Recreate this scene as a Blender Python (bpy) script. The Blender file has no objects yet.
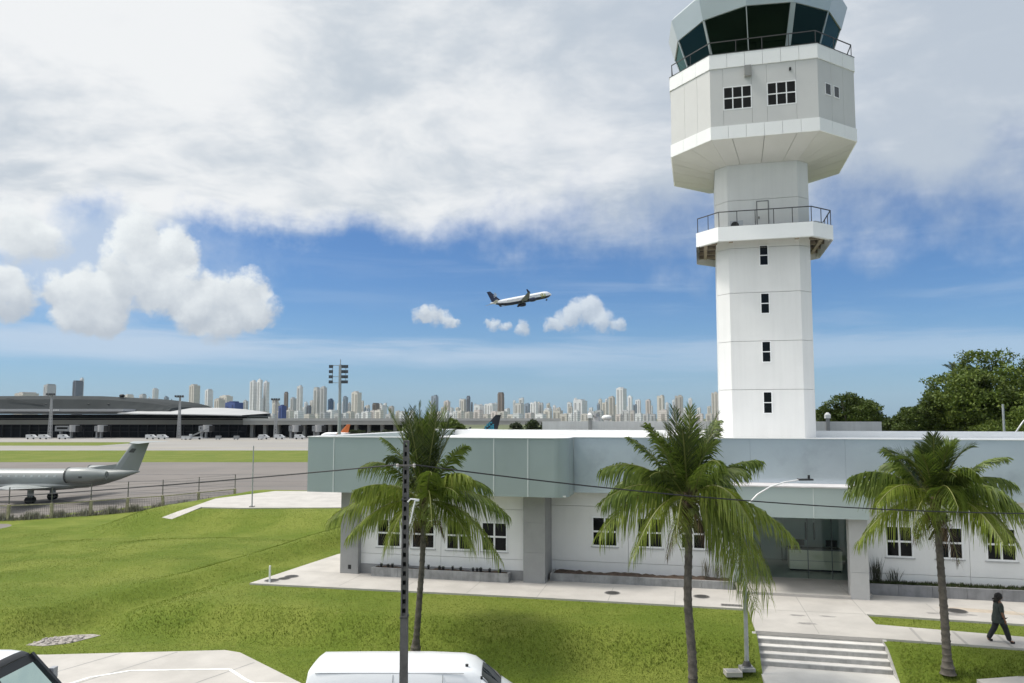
import bpy, math, random
import numpy as np
from mathutils import Vector, Matrix

R = math.radians
SC = bpy.context.scene
COL = SC.collection

# ------------------------------------------------------------------ camera
CAM_H = 7.6
cam_data = bpy.data.cameras.new("camera")
cam = bpy.data.objects.new("camera", cam_data)
COL.objects.link(cam)
cam.location = (0, 0, CAM_H)
cam.rotation_euler = (R(90 + 4.5), 0, 0)
cam_data.sensor_width = 36.0
cam_data.lens = 740.0 / 1024.0 * 36.0
cam_data.shift_y = 17.26 / 1024.0
cam_data.clip_start = 0.1
cam_data.clip_end = 20000
SC.camera = cam

# ------------------------------------------------------------------ light
SUN_EL, SUN_AZ = R(58), R(-86)          # azimuth from +Y towards +X
SUN_DIR = Vector((math.sin(SUN_AZ) * math.cos(SUN_EL), math.cos(SUN_AZ) * math.cos(SUN_EL), math.sin(SUN_EL)))
sun_data = bpy.data.lights.new("sun", 'SUN')
sun_data.energy = 2.7
sun_data.angle = R(12)                   # seen through the edge of the cloud deck
sun_data.color = (1.0, 0.95, 0.86)
sun = bpy.data.objects.new("sun", sun_data)
COL.objects.link(sun)
sun.rotation_euler = (-SUN_DIR).to_track_quat('-Z', 'Y').to_euler()
sun.location = (0, 0, 200)

SC.view_settings.view_transform = 'Standard'
SC.view_settings.look = 'None'
SC.view_settings.gamma = 1.0
SC.view_settings.use_curve_mapping = False
SC.view_settings.exposure = 0.10
SC.render.engine = 'CYCLES'
SC.cycles.max_bounces = 6
SC.cycles.diffuse_bounces = 3
SC.cycles.glossy_bounces = 3
SC.cycles.transparent_max_bounces = 12
SC.cycles.caustics_reflective = False
SC.cycles.caustics_refractive = False
SC.cycles.sample_clamp_indirect = 6
try:
    SC.cycles.use_denoising = True
    SC.cycles.denoiser = 'OPENIMAGEDENOISE'
except Exception:
    pass

# ------------------------------------------------------------------ sky: Nishita air plus clouds set by direction
SKY = 0.09
world = bpy.data.worlds.new("World")
SC.world = world
world.use_nodes = True
wt = world.node_tree
for n in list(wt.nodes):
    wt.nodes.remove(n)


class G:
    """tiny node-graph writer"""
    def __init__(s, tree):
        s.t = tree

    def n(s, kind, **kw):
        nd = s.t.nodes.new(kind)
        for k, v in kw.items():
            setattr(nd, k, v)
        return nd

    def set(s, sock, v):
        if isinstance(v, bpy.types.NodeSocket):
            s.t.links.new(v, sock)
        else:
            sock.default_value = v

    def m(s, op, a, b=0.0, c=0.0, clamp=False):
        nd = s.n('ShaderNodeMath', operation=op, use_clamp=clamp)
        s.set(nd.inputs[0], a)
        s.set(nd.inputs[1], b)
        s.set(nd.inputs[2], c)
        return nd.outputs[0]

    def v(s, op, a, b=(0, 0, 0)):
        nd = s.n('ShaderNodeVectorMath', operation=op)
        s.set(nd.inputs[0], a)
        if op == 'SCALE':
            s.set(nd.inputs[3], b)
        else:
            s.set(nd.inputs[1], b)
        return nd.outputs[1] if op in ('LENGTH', 'DOT_PRODUCT') else nd.outputs[0]

    def comb(s, x, y, z=0.0):
        nd = s.n('ShaderNodeCombineXYZ')
        for i, q in enumerate((x, y, z)):
            s.set(nd.inputs[i], q)
        return nd.outputs[0]

    def noise(s, vec, scale, detail=6, rough=0.55, color=False, dist=0.0):
        nd = s.n('ShaderNodeTexNoise')
        s.set(nd.inputs['Vector'], vec)
        nd.inputs['Scale'].default_value = scale
        nd.inputs['Detail'].default_value = detail
        nd.inputs['Roughness'].default_value = rough
        nd.inputs['Distortion'].default_value = dist
        return nd.outputs['Color' if color else 'Fac']

    def smooth(s, x, lo, hi, a=0.0, b=1.0):
        nd = s.n('ShaderNodeMapRange', interpolation_type='SMOOTHSTEP')
        s.set(nd.inputs[0], x)
        s.set(nd.inputs[1], lo)
        s.set(nd.inputs[2], hi)
        s.set(nd.inputs[3], a)
        s.set(nd.inputs[4], b)
        return nd.outputs[0]

    def mix(s, f, a, b, mode='MIX'):
        nd = s.n('ShaderNodeMix', data_type='RGBA', blend_type=mode)
        s.set(nd.inputs[0], f)
        s.set(nd.inputs[6], a)
        s.set(nd.inputs[7], b)
        return nd.outputs[2]


g = G(wt)
sky = g.n('ShaderNodeTexSky', sky_type='NISHITA')
sky.sun_disc = False
sky.sun_elevation = SUN_EL
sky.sun_rotation = SUN_AZ % (2 * math.pi)
sky.air_density = 1.0
sky.dust_density = 0.6
sky.ozone_density = 1.6
D = g.n('ShaderNodeTexCoord').outputs['Generated']
sep = g.n('ShaderNodeSeparateXYZ')
g.set(sep.inputs[0], D)
dx, dy, dz = sep.outputs
az = g.m('ARCTAN2', dx, dy)
el = g.m('ARCSINE', dz)
AE = g.comb(az, el, 0.0)
# cloud deck: noise on a flat layer overhead, so it foreshortens towards its far edge
den = g.m('ADD', g.m('MAXIMUM', dz, 0.0), 0.11)
P = g.comb(g.m('DIVIDE', dx, den), g.m('DIVIDE', dy, den), 0.0)
Pw = g.v('ADD', P, g.v('SCALE', g.v('SUBTRACT', g.noise(P, 0.9, 3, 0.5, True), (0.5, 0.5, 0.5)), 0.55))
n_big = g.noise(Pw, 0.75, 7, 0.56)
n_fine = g.noise(Pw, 2.6, 8, 0.6)
n_edge = g.noise(AE, 9.0, 7, 0.58)
n_wide = g.noise(g.v('ADD', AE, (3.1, 7.7, 0.0)), 2.1, 4, 0.5)
edge = g.m('ADD', el, g.m('MULTIPLY', g.m('SUBTRACT', n_edge, 0.5), g.smooth(az, -0.25, 0.1, 0.13, 0.24)))
edge = g.m('ADD', edge, g.m('MULTIPLY', g.m('SUBTRACT', n_big, 0.5), 0.07))
edge = g.m('ADD', edge, g.m('MULTIPLY', g.m('SUBTRACT', n_wide, 0.5), 0.03))
# the edge is crisp to the left, ragged and thin to the right
soft = g.smooth(az, -0.25, 0.15, 0.030, 0.10)
lowr = g.smooth(az, -0.05, 0.5, 0.238, 0.232)
lower = g.m('SUBTRACT', lowr, g.m('MULTIPLY', g.smooth(az, -0.5, -0.62), 0.05))
deck = g.smooth(edge, g.m('SUBTRACT', lower, g.m('MULTIPLY', soft, 0.6)), g.m('ADD', lower, soft))
# streaky high cloud
St = g.comb(g.m('MULTIPLY', az, 1.6), g.m('MULTIPLY', el, 17.0), 0.0)
Stw = g.v('ADD', St, g.v('SCALE', g.noise(St, 1.5, 3, 0.5, True), 0.5))
n_st = g.noise(Stw, 1.7, 7, 0.6)
streak = g.m('MULTIPLY', g.smooth(n_st, 0.47, 0.78), g.smooth(el, 0.015, 0.06))
band_c = g.m('ADD', 0.083, g.m('ADD', g.m('MULTIPLY', az, -0.012), g.m('MULTIPLY', g.m('SUBTRACT', n_st, 0.5), 0.02)))
band = g.m('SUBTRACT', 1.0, g.m('DIVIDE', g.m('ABSOLUTE', g.m('SUBTRACT', el, band_c)), 0.030))
band = g.smooth(g.m('ADD', band, g.m('MULTIPLY', g.m('SUBTRACT', n_st, 0.5), 2.6)), 0.0, 1.1)
band = g.m('MULTIPLY', band, g.smooth(az, -0.2, 0.30, 0.75, 0.42))
veil = g.m('SUBTRACT', 1.0, g.v('LENGTH', g.v('MULTIPLY', g.v('SUBTRACT', AE, (R(-31), R(11.5), 0.0)), (1 / R(14), 1 / R(6.5), 0.0))))
veil = g.m('MULTIPLY', g.smooth(g.m('ADD', veil, g.m('MULTIPLY', g.m('SUBTRACT', n_edge, 0.5), 1.3)), 0.0, 0.8), 0.75)
thin = g.m('MAXIMUM', g.m('MULTIPLY', streak, g.smooth(az, -0.3, 0.4, 0.10, 0.30)), band)

# cumulus: heaps of round billows (azimuth, elevation, radius in degrees), each one shaded as a ball lit from the sun's side
HEAPS = [(-24.77, 12.54, 1.39), (-24.21, 11.48, 1.59), (-26.02, 11.59, 1.98), (-27.49, 12.26, 1.78), (-27.28, 13.30, 1.78), (-26.46, 9.63, 2.38), (-23.94, 9.33, 2.18), (-27.91, 10.05, 1.78), (-21.60, 8.92, 1.78), (-19.70, 9.61, 1.49), (-18.61, 8.21, 1.68), (-20.48, 7.83, 1.98), (-22.30, 7.73, 1.98), (-23.35, 7.39, 1.78), (-21.73, 6.40, 1.49), (-31.73, 8.17, 1.59), (-30.62, 7.73, 1.98), (-29.43, 7.28, 1.98), (-30.20, 8.83, 1.49), (-28.82, 8.41, 1.59), (-31.04, 6.63, 1.39), (-28.99, 6.57, 1.39), (-28.42, 10.81, 1.59), (-34.52, 7.66, 1.88), (-34.06, 6.93, 1.39), (-34.97, 8.38, 1.39), (-33.86, 10.99, 1.98), (-32.54, 11.28, 1.49), (-34.50, 12.11, 1.98), (-25.14, 8.20, 1.78), (-19.49, 7.22, 1.29), (-7.29, 7.59, 0.78), (-6.37, 7.61, 0.96), (-5.29, 7.31, 0.87), (-4.59, 7.17, 0.61), (5.29, 8.08, 1.48), (4.20, 7.63, 1.22), (6.83, 7.29, 1.31), (6.07, 8.53, 1.14), (8.20, 6.96, 0.87), (3.04, 7.18, 0.78), (1.17, 7.27, 0.78), (0.86, 6.65, 0.70), (-1.32, 7.03, 0.70), (-0.47, 6.88, 0.61), (-1.95, 7.34, 0.52)]
nz = g.noise(AE, 34.0, 8, 0.62, True)
nz2 = g.noise(AE, 11.0, 4, 0.5, True)
warp = g.v('ADD', g.v('SCALE', g.v('SUBTRACT', nz, (0.5, 0.5, 0.5)), 0.030), g.v('SCALE', g.v('SUBTRACT', nz2, (0.5, 0.5, 0.5)), 0.036))
AEw = g.v('ADD', AE, warp)
dens, s_num, s_den = 0.0, 0.0, 1e-4
for a, e, rad in HEAPS:
    d = g.v('SCALE', g.v('SUBTRACT', AEw, (R(a), R(e), 0.0)), 1 / R(rad))
    q = g.m('MAXIMUM', g.m('SUBTRACT', 1.0, g.v('DOT_PRODUCT', d, d)), 0.0)
    q2 = g.m('MULTIPLY', q, q)
    dens = g.m('ADD', dens, q)
    s_num = g.m('ADD', s_num, g.m('MULTIPLY', q2, g.v('DOT_PRODUCT', d, (-0.45, 0.89, 0.0))))
    s_den = g.m('ADD', s_den, q2)
n_c = g.noise(AE, 30.0, 10, 0.70)
rough_ = g.m('MULTIPLY', g.m('MULTIPLY', g.m('SUBTRACT', n_c, 0.5), 2.1), g.smooth(dens, 0.0, 0.25))
dens = g.m('ADD', g.m('MINIMUM', dens, 1.2), rough_)
ball = g.m('ADD', g.m('DIVIDE', s_num, s_den), g.m('MULTIPLY', g.m('SUBTRACT', n_c, 0.5), 0.9))
puff = g.smooth(dens, 0.04, 1.05)
puff = g.m('MULTIPLY', puff, g.smooth(az, -0.2, 0.0, 0.96, 0.74))
lit = g.m('ADD', g.m('MULTIPLY', g.smooth(ball, -0.55, 0.55), 0.62), g.m('ADD', g.smooth(el, R(5.2), R(11.5), 0.0, 0.24), g.m('MULTIPLY', n_c, 0.22)))

CLOUD_K = 0.92 / SKY
c_hi = (0.90 * CLOUD_K, 0.918 * CLOUD_K, 0.93 * CLOUD_K, 1)
c_lo = (0.565 * CLOUD_K, 0.63 * CLOUD_K, 0.70 * CLOUD_K, 1)
shade = g.m('ADD', g.m('ADD', g.m('MULTIPLY', n_big, 0.40), g.m('MULTIPLY', n_fine, 0.36)), g.m('MULTIPLY', g.noise(g.v('ADD', Pw, (5.0, 2.0, 0.0)), 0.33, 3, 0.5), 0.24))
shade = g.m('SUBTRACT', shade, g.smooth(az, -0.55, 0.35, -0.07, 0.06))
deck_col = g.mix(g.smooth(shade, 0.565, 0.42), c_hi, c_lo)
# the layer glows towards the sun behind it
glow = g.smooth(g.v('DOT_PRODUCT', D, tuple(SUN_DIR)), 0.68, 1.0, 1.0, 2.8)
deck_col = g.mix(1.0, deck_col, g.comb(glow, glow, glow), 'MULTIPLY')
puff_col = g.mix(lit, (0.46 * CLOUD_K, 0.515 * CLOUD_K, 0.585 * CLOUD_K, 1), (0.90 * CLOUD_K, 0.94 * CLOUD_K, 0.95 * CLOUD_K, 1))
sky_col = g.mix(1.0, sky.outputs[0], (0.55, 0.80, 1.12, 1), 'MULTIPLY')
thin = g.m('MAXIMUM', thin, veil)
col = g.mix(thin, sky_col, (0.62 * CLOUD_K, 0.71 * CLOUD_K, 0.82 * CLOUD_K, 1))
hz = g.smooth(el, 0.0, 0.17, 0.40, 0.0)
col = g.mix(hz, col, (0.37 * CLOUD_K, 0.565 * CLOUD_K, 0.80 * CLOUD_K, 1))
deck_a = g.m('MULTIPLY', deck, g.smooth(az, -0.2, 0.35, 0.99, 0.90))
col = g.mix(deck_a, col, deck_col)
col = g.mix(puff, col, puff_col)
bg = g.n('ShaderNodeBackground')
g.set(bg.inputs[0], col)
bg.inputs[1].default_value = SKY
wo = g.n('ShaderNodeOutputWorld')
wt.links.new(bg.outputs[0], wo.inputs[0])
world.cycles.sampling_method = 'MANUAL'
world.cycles.sample_map_resolution = 1024

# ------------------------------------------------------------------ frames of reference
ANG = R(-12.971)                          # heading of the long facade
ORG = (-8.4054, 36.8727)                  # foot of its end pier


def bw(s, t, z=0.0):
    """facade coordinates (along, back, up) to the world"""
    c, sn = math.cos(ANG), math.sin(ANG)
    return Vector((ORG[0] + s * c - t * sn, ORG[1] + s * sn + t * c, z))


# ------------------------------------------------------------------ materials
MATS = {}


def mat(name, base, rough=0.6, var=0.0, vscale=3.0, bump=0.0, bscale=20.0, metal=0.0, spec=0.5, streak=0.0, island=None,
        trans=0.0, coat=0.0, spots=None):
    if name in MATS:
        return MATS[name]
    m = bpy.data.materials.new(name)
    m.use_nodes = True
    t = m.node_tree
    bs = t.nodes['Principled BSDF']
    q = G(t)
    bs.inputs['Roughness'].default_value = rough
    bs.inputs['Metallic'].default_value = metal
    bs.inputs['Specular IOR Level'].default_value = spec
    if coat:
        bs.inputs['Coat Weight'].default_value = coat
        bs.inputs['Coat Roughness'].default_value = 0.05
    pos = q.n('ShaderNodeNewGeometry').outputs['Position']
    c = (base[0], base[1], base[2], 1)
    colour = None
    if island:
        nd = q.n('ShaderNodeValToRGB')
        nd.color_ramp.elements[0].color = (*island[0], 1)
        nd.color_ramp.elements[1].color = (*island[-1], 1)
        for i, cc in enumerate(island[1:-1]):
            e = nd.color_ramp.elements.new((i + 1) / (len(island) - 1))
            e.color = (*cc, 1)
        gi = q.n('ShaderNodeNewGeometry')
        q.set(nd.inputs[0], gi.outputs['Random Per Island'])
        colour = nd.outputs[0]
    if var:
        n1 = q.noise(pos, vscale, 6, 0.6)
        f = q.smooth(n1, 0.3, 0.7, 1 - var, 1 + var)
        if streak:
            sv = q.v('MULTIPLY', pos, (2.2, 2.2, 0.12))
            f = q.m('MULTIPLY', f, q.smooth(q.noise(sv, 1.6, 5, 0.6), 0.35, 0.75, 1.0, 1 - streak))
        colour = q.mix(1.0, colour if colour is not None else c, q.comb(f, f, f), 'MULTIPLY')
    if spots:
        sc_, lo, hi, cc = spots
        colour = q.mix(q.smooth(q.noise(pos, sc_, 6, 0.6), lo, hi), colour if colour is not None else c, (*cc, 1))
    if colour is None:
        bs.inputs['Base Color'].default_value = c
    else:
        q.set(bs.inputs['Base Color'], colour)
    if bump:
        b = q.n('ShaderNodeBump')
        b.inputs['Strength'].default_value = bump
        b.inputs['Distance'].default_value = 0.03
        q.set(b.inputs['Height'], q.noise(pos, bscale, 5, 0.6))
        q.set(bs.inputs['Normal'], b.outputs[0])
    if trans:
        tr = q.n('ShaderNodeBsdfTranslucent')
        if colour is None:
            tr.inputs[0].default_value = c
        else:
            q.set(tr.inputs[0], colour)
        mx = q.n('ShaderNodeMixShader')
        mx.inputs[0].default_value = trans
        t.links.new(bs.outputs[0], mx.inputs[1])
        t.links.new(tr.outputs[0], mx.inputs[2])
        t.links.new(mx.outputs[0], t.nodes['Material Output'].inputs[0])
    MATS[name] = m
    return m


def glass_mat(name, tint, gloss=0.04, rough=0.0, refl=(0.9, 0.95, 0.95), fres=0.9):
    """thin architectural glazing: tinted see-through plus a Fresnel reflection"""
    m = bpy.data.materials.new(name)
    m.use_nodes = True
    t = m.node_tree
    q = G(t)
    t.nodes.remove(t.nodes['Principled BSDF'])
    tp = q.n('ShaderNodeBsdfTransparent')
    tp.inputs[0].default_value = (*tint, 1)
    gl = q.n('ShaderNodeBsdfGlossy')
    gl.inputs['Roughness'].default_value = rough
    gl.inputs['Color'].default_value = (*refl, 1)
    lw = q.n('ShaderNodeFresnel')
    lw.inputs[0].default_value = 1.45
    f = q.m('ADD', q.m('MULTIPLY', lw.outputs[0], fres), gloss)
    mx = q.n('ShaderNodeMixShader')
    q.set(mx.inputs[0], f)
    t.links.new(tp.outputs[0], mx.inputs[1])
    t.links.new(gl.outputs[0], mx.inputs[2])
    t.links.new(mx.outputs[0], t.nodes['Material Output'].inputs[0])
    MATS[name] = m
    return m


# ------------------------------------------------------------------ mesh helper
class MB:
    def __init__(s):
        s.v, s.f = [], []

    def add(s, vs, fs):
        o = len(s.v)
        s.v += [tuple(p) for p in vs]
        s.f += [tuple(i + o for i in f) for f in fs]
        return s

    def box(s, x0, x1, y0, y1, z0, z1, M=None):
        vs = [(x0, y0, z0), (x1, y0, z0), (x1, y1, z0), (x0, y1, z0), (x0, y0, z1), (x1, y0, z1), (x1, y1, z1), (x0, y1, z1)]
        if M is not None:
            vs = [M @ Vector(p) for p in vs]
        return s.add(vs, [(3, 2, 1, 0), (4, 5, 6, 7), (0, 1, 5, 4), (1, 2, 6, 5), (2, 3, 7, 6), (3, 0, 4, 7)])

    def bar(s, a, b, w, d=None):
        a, b = Vector(a), Vector(b)
        z = (b - a).normalized()
        up = Vector((0, 0, 1)) if abs(z.z) < 0.95 else Vector((1, 0, 0))
        x = z.cross(up).normalized()
        y = x.cross(z)
        d = d or w
        vs = []
        for p in (a, b):
            for i, j in ((-1, -1), (1, -1), (1, 1), (-1, 1)):
                vs.append(p + x * (i * w / 2) + y * (j * d / 2))
        return s.add(vs, [(0, 1, 2, 3), (7, 6, 5, 4), (0, 4, 5, 1), (1, 5, 6, 2), (2, 6, 7, 3), (3, 7, 4, 0)])

    def prism(s, pts, z0, z1):
        """polygon in x,y extruded in z"""
        n = len(pts)
        vs = [(p[0], p[1], z0) for p in pts] + [(p[0], p[1], z1) for p in pts]
        return s.add(vs, [tuple(range(n - 1, -1, -1)), tuple(range(n, 2 * n))] + [(i, (i + 1) % n, n + (i + 1) % n, n + i) for i in range(n)])

    def prism_y(s, pts, y0, y1):
        """polygon in x,z extruded in y"""
        n = len(pts)
        vs = [(p[0], y0, p[1]) for p in pts] + [(p[0], y1, p[1]) for p in pts]
        return s.add(vs, [tuple(range(n)), tuple(range(2 * n - 1, n - 1, -1))] + [(i, n + i, n + (i + 1) % n, (i + 1) % n) for i in range(n)])

    def loft(s, rings, caps=True, closed=True):
        n = len(rings[0])
        vs = [p for r in rings for p in r]
        fs = []
        for k in range(len(rings) - 1):
            for i in range(n if closed else n - 1):
                j = (i + 1) % n
                fs.append((k * n + i, k * n + j, (k + 1) * n + j, (k + 1) * n + i))
        if caps and closed:
            fs.append(tuple(range(n - 1, -1, -1)))
            fs.append(tuple((len(rings) - 1) * n + i for i in range(n)))
        return s.add(vs, fs)

    def tube(s, path, r, n=8, caps=True):
        path = [Vector(p) for p in path]
        rs = r if isinstance(r, (list, tuple)) else [r] * len(path)
        rings = []
        ref = None
        for i, p in enumerate(path):
            d = (path[min(i + 1, len(path) - 1)] - path[max(i - 1, 0)]).normalized()
            if ref is None:
                ref = Vector((0, 0, 1)) if abs(d.z) < 0.9 else Vector((1, 0, 0))
            x = d.cross(ref).normalized()
            y = x.cross(d).normalized()
            ref = y
            rings.append([p + (x * math.cos(2 * math.pi * k / n) + y * math.sin(2 * math.pi * k / n)) * rs[i] for k in range(n)])
        return s.loft(rings, caps)

    def cyl(s, x, y, z0, z1, r, n=16, r1=None):
        r1 = r if r1 is None else r1
        return s.loft([[(x + q * math.cos(2 * math.pi * k / n), y + q * math.sin(2 * math.pi * k / n), z) for k in range(n)] for z, q in ((z0, r), (z1, r1))])

    def ball(s, c, r, n=10, m=6, sq=(1, 1, 1)):
        rings = []
        for i in range(1, m):
            th = math.pi * i / m
            rings.append([(c[0] + r * sq[0] * math.sin(th) * math.cos(2 * math.pi * k / n), c[1] + r * sq[1] * math.sin(th) * math.sin(2 * math.pi * k / n),
                           c[2] - r * sq[2] * math.cos(th)) for k in range(n)])
        return s.loft(rings)

    def build(s, name, material, parent=None, smooth=False, loc=None, rotz=0.0):
        me = bpy.data.meshes.new(name)
        me.from_pydata([tuple(p) for p in s.v], [], s.f)
        me.materials.append(material)
        if smooth:
            me.polygons.foreach_set('use_smooth', [True] * len(me.polygons))
            try:
                me.set_sharp_from_angle(angle=R(35))
            except Exception:
                pass
        me.update()
        o = bpy.data.objects.new(name, me)
        COL.objects.link(o)
        if parent is not None:
            o.parent = parent
        if loc is not None:
            o.location = loc
        o.rotation_euler = (0, 0, rotz)
        return o


def tag(o, label=None, cat=None, group=None, kind=None):
    if label:
        o['label'] = label
    if cat:
        o['category'] = cat
    if group:
        o['group'] = group
    if kind:
        o['kind'] = kind
    return o


def empty(name, loc=(0, 0, 0), rotz=0.0, label=None, cat=None, group=None):
    o = bpy.data.objects.new(name, None)
    o.empty_display_size = 0.3
    COL.objects.link(o)
    o.location = loc
    o.rotation_euler = (0, 0, rotz)
    return tag(o, label, cat, group)


def copy_tree(o, parent=None):
    c = o.copy()
    COL.objects.link(c)
    c.parent = parent
    for ch in [k for k in list(COL.objects) if k.parent == o]:
        copy_tree(ch, c)
    return c


def np_mesh(name, V, F, material, parent=None, smooth=False):
    """big quad or triangle soups from numpy arrays"""
    me = bpy.data.meshes.new(name)
    nv, nf, k = len(V), len(F), F.shape[1]
    me.vertices.add(nv)
    me.vertices.foreach_set('co', V.astype(np.float32).ravel())
    me.loops.add(nf * k)
    me.loops.foreach_set('vertex_index', F.astype(np.int32).ravel())
    me.polygons.add(nf)
    me.polygons.foreach_set('loop_start', np.arange(0, nf * k, k, dtype=np.int32))
    me.polygons.foreach_set('loop_total', np.full(nf, k, dtype=np.int32))
    if smooth:
        me.polygons.foreach_set('use_smooth', np.ones(nf, dtype=bool))
    me.materials.append(material)
    me.update(calc_edges=True)
    o = bpy.data.objects.new(name, me)
    COL.objects.link(o)
    if parent is not None:
        o.parent = parent
    return o


M_white = mat('white_wall_paint', (0.75, 0.745, 0.73), 0.55, 0.03, 0.6, streak=0.03)
M_tower = mat('tower_cladding', (0.68, 0.675, 0.66), 0.5, 0.03, 0.35, streak=0.045)
M_band = mat('bright_cladding', (0.82, 0.82, 0.81), 0.42, 0.02, 0.6)
M_grey = mat('grey_render', (0.27, 0.27, 0.27), 0.7, 0.08, 1.5, 0.15, 30)
M_acm_green = mat('green_grey_panel', (0.345, 0.41, 0.405), 0.28, 0.035, 0.35, metal=0.2)
M_acm_blue = mat('pale_metal_panel', (0.50, 0.565, 0.62), 0.22, 0.05, 0.35, metal=0.35, spots=(0.45, 0.52, 0.75, (0.40, 0.455, 0.50)))  # darker blotches put the reflected clouds into the panel colour
M_acm_can = mat('canopy_panel', (0.46, 0.53, 0.53), 0.28, 0.03, 0.4, metal=0.25)
M_joint = mat('dark_joint', (0.20, 0.20, 0.20), 0.8)
M_roof = mat('white_roof_membrane', (0.84, 0.84, 0.83), 0.6, 0.05, 0.6)
M_conc = mat('pale_concrete', (0.465, 0.438, 0.405), 0.8, 0.09, 0.7, 0.25, 40, spots=(0.8, 0.60, 0.85, (0.43, 0.405, 0.37)))
M_conc_d = mat('weathered_concrete', (0.30, 0.30, 0.295), 0.85, 0.22, 1.6, 0.3, 30, streak=0.25)
M_pole = mat('pole_concrete', (0.115, 0.11, 0.105), 0.85, 0.2, 4.0, 0.3, 40)
M_frame = mat('white_frame', (0.80, 0.80, 0.80), 0.35)
M_alu = mat('grey_aluminium', (0.55, 0.56, 0.57), 0.35, metal=0.6)
M_pane = mat('dark_pane', (0.006, 0.007, 0.007), 0.06, spec=0.18)
M_black = mat('black_matte', (0.012, 0.012, 0.013), 0.6)
M_rail = mat('dark_rail', (0.06, 0.06, 0.06), 0.5, metal=0.3)
M_galv = mat('galvanised_steel', (0.42, 0.43, 0.44), 0.45, 0.1, 3, metal=0.5)
M_soil = mat('brown_soil', (0.075, 0.05, 0.035), 0.95, 0.35, 5, 0.6, 25)
M_rubber = mat('tyre_rubber', (0.02, 0.02, 0.02), 0.8)
M_iron = mat('cast_iron', (0.06, 0.058, 0.055), 0.7, 0.2, 15)
# ------------------------------------------------------------------ terrain and pavements
def sstep(x):
    x = np.clip(x, 0, 1)
    return x * x * (3 - 2 * x)


def st_of(X, Y):
    c, sn = math.cos(ANG), math.sin(ANG)
    ddx, ddy = X - ORG[0], Y - ORG[1]
    return ddx * c + ddy * sn, -ddx * sn + ddy * c


_rng = np.random.RandomState(7)
_waves = [(_rng.uniform(0.25, 1.3), _rng.uniform(0, 6.28), _rng.uniform(0, 6.28)) for _ in range(14)]


def ripple(X, Y):
    h = 0
    for k, a, ph in _waves:
        h = h + np.sin(k * (X * math.cos(a) + Y * math.sin(a)) + ph) / (1 + 1.5 * k)
    return h / 5.0


def lawn_h(X, Y):
    s, t = st_of(X, Y)
    base = -0.98 - 0.95 * np.clip((Y - 27.5) / 34, 0, 1)
    tf = np.full_like(s, -5.9)                             # how far the level terrace runs forward
    ddl = np.maximum(-3.4 - s, 0) * 0.42
    ddf = np.maximum(tf - t, 0) * 1.0
    ddb = np.maximum(t - 30, 0)
    d = np.sqrt(ddl ** 2 + ddf ** 2 + ddb ** 2)
    plat = 1 - sstep(d / 2.5)
    d2 = np.sqrt(np.maximum(np.maximum(-27 - s, s + 10), 0) ** 2 + np.maximum(np.maximum(22.5 - t, t - 37), 0) ** 2)
    pad = 1 - sstep(d2 / 7.5)
    w = np.maximum(plat, pad)
    h = base + (-0.075 - base) * w
    # the field beyond the terrace is a low mound; its near side drops away to the right
    sc = -6.6 + (np.clip(t, -9, 11) + 6) * (5.4 / 17)
    mound = sstep((sc - s) / 2.6) * sstep((s + 34) / 22) * sstep((t + 11.5) / 3.2) * sstep((22 - t) / 12)
    h = h + 0.95 * mound
    h = h + ripple(X, Y) * 0.20 * np.clip(np.minimum(d, d2) / 2.5, 0, 1) * np.clip((Y - 27.5) / 4, 0, 1)
    fx = (X + 46.68) * 0.797 - (Y - 69.42) * 0.604                     # side of the fence line
    h = np.where((fx < -1.2) & (d2 > 0.5), np.minimum(h, -2.4), h)
    return h


# grid lines run with the facade so that the cut for the steps has clean edges
xs = np.sort(np.concatenate([np.arange(-75, -20, 1.0), np.arange(-20, 32, 0.35), np.arange(32, 60, 1.5), [18.87, 23.03]]))
ys = np.sort(np.concatenate([np.arange(-24.0, 8, 0.3), np.arange(8, 62, 0.7), [-5.70]]))
GS, GT = np.meshgrid(xs, ys)
_c, _s = math.cos(ANG), math.sin(ANG)
GX, GY = ORG[0] + GS * _c - GT * _s, ORG[1] + GS * _s + GT * _c
GZ = lawn_h(GX, GY)
V = np.stack([GX.ravel(), GY.ravel(), GZ.ravel()], 1)
nx = len(xs)
ii, jj = np.meshgrid(np.arange(len(ys) - 1), np.arange(nx - 1), indexing='ij')
a0 = (ii * nx + jj).ravel()
F = np.stack([a0, a0 + 1, a0 + nx + 1, a0 + nx], 1)
ss, tt = st_of(V[F[:, 0], 0], V[F[:, 0], 1])
mid_s, mid_t = GS.ravel()[F].mean(1), GT.ravel()[F].mean(1)
inside = (ss > 0.6) & (ss < 40) & (tt > 0.8) & (tt < 22)
inside |= (mid_s > 18.87) & (mid_s < 23.03) & (mid_t < -5.70)
inside |= V[F[:, 0], 1] < 21.5              # the building stands here
F = F[~inside]


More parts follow.
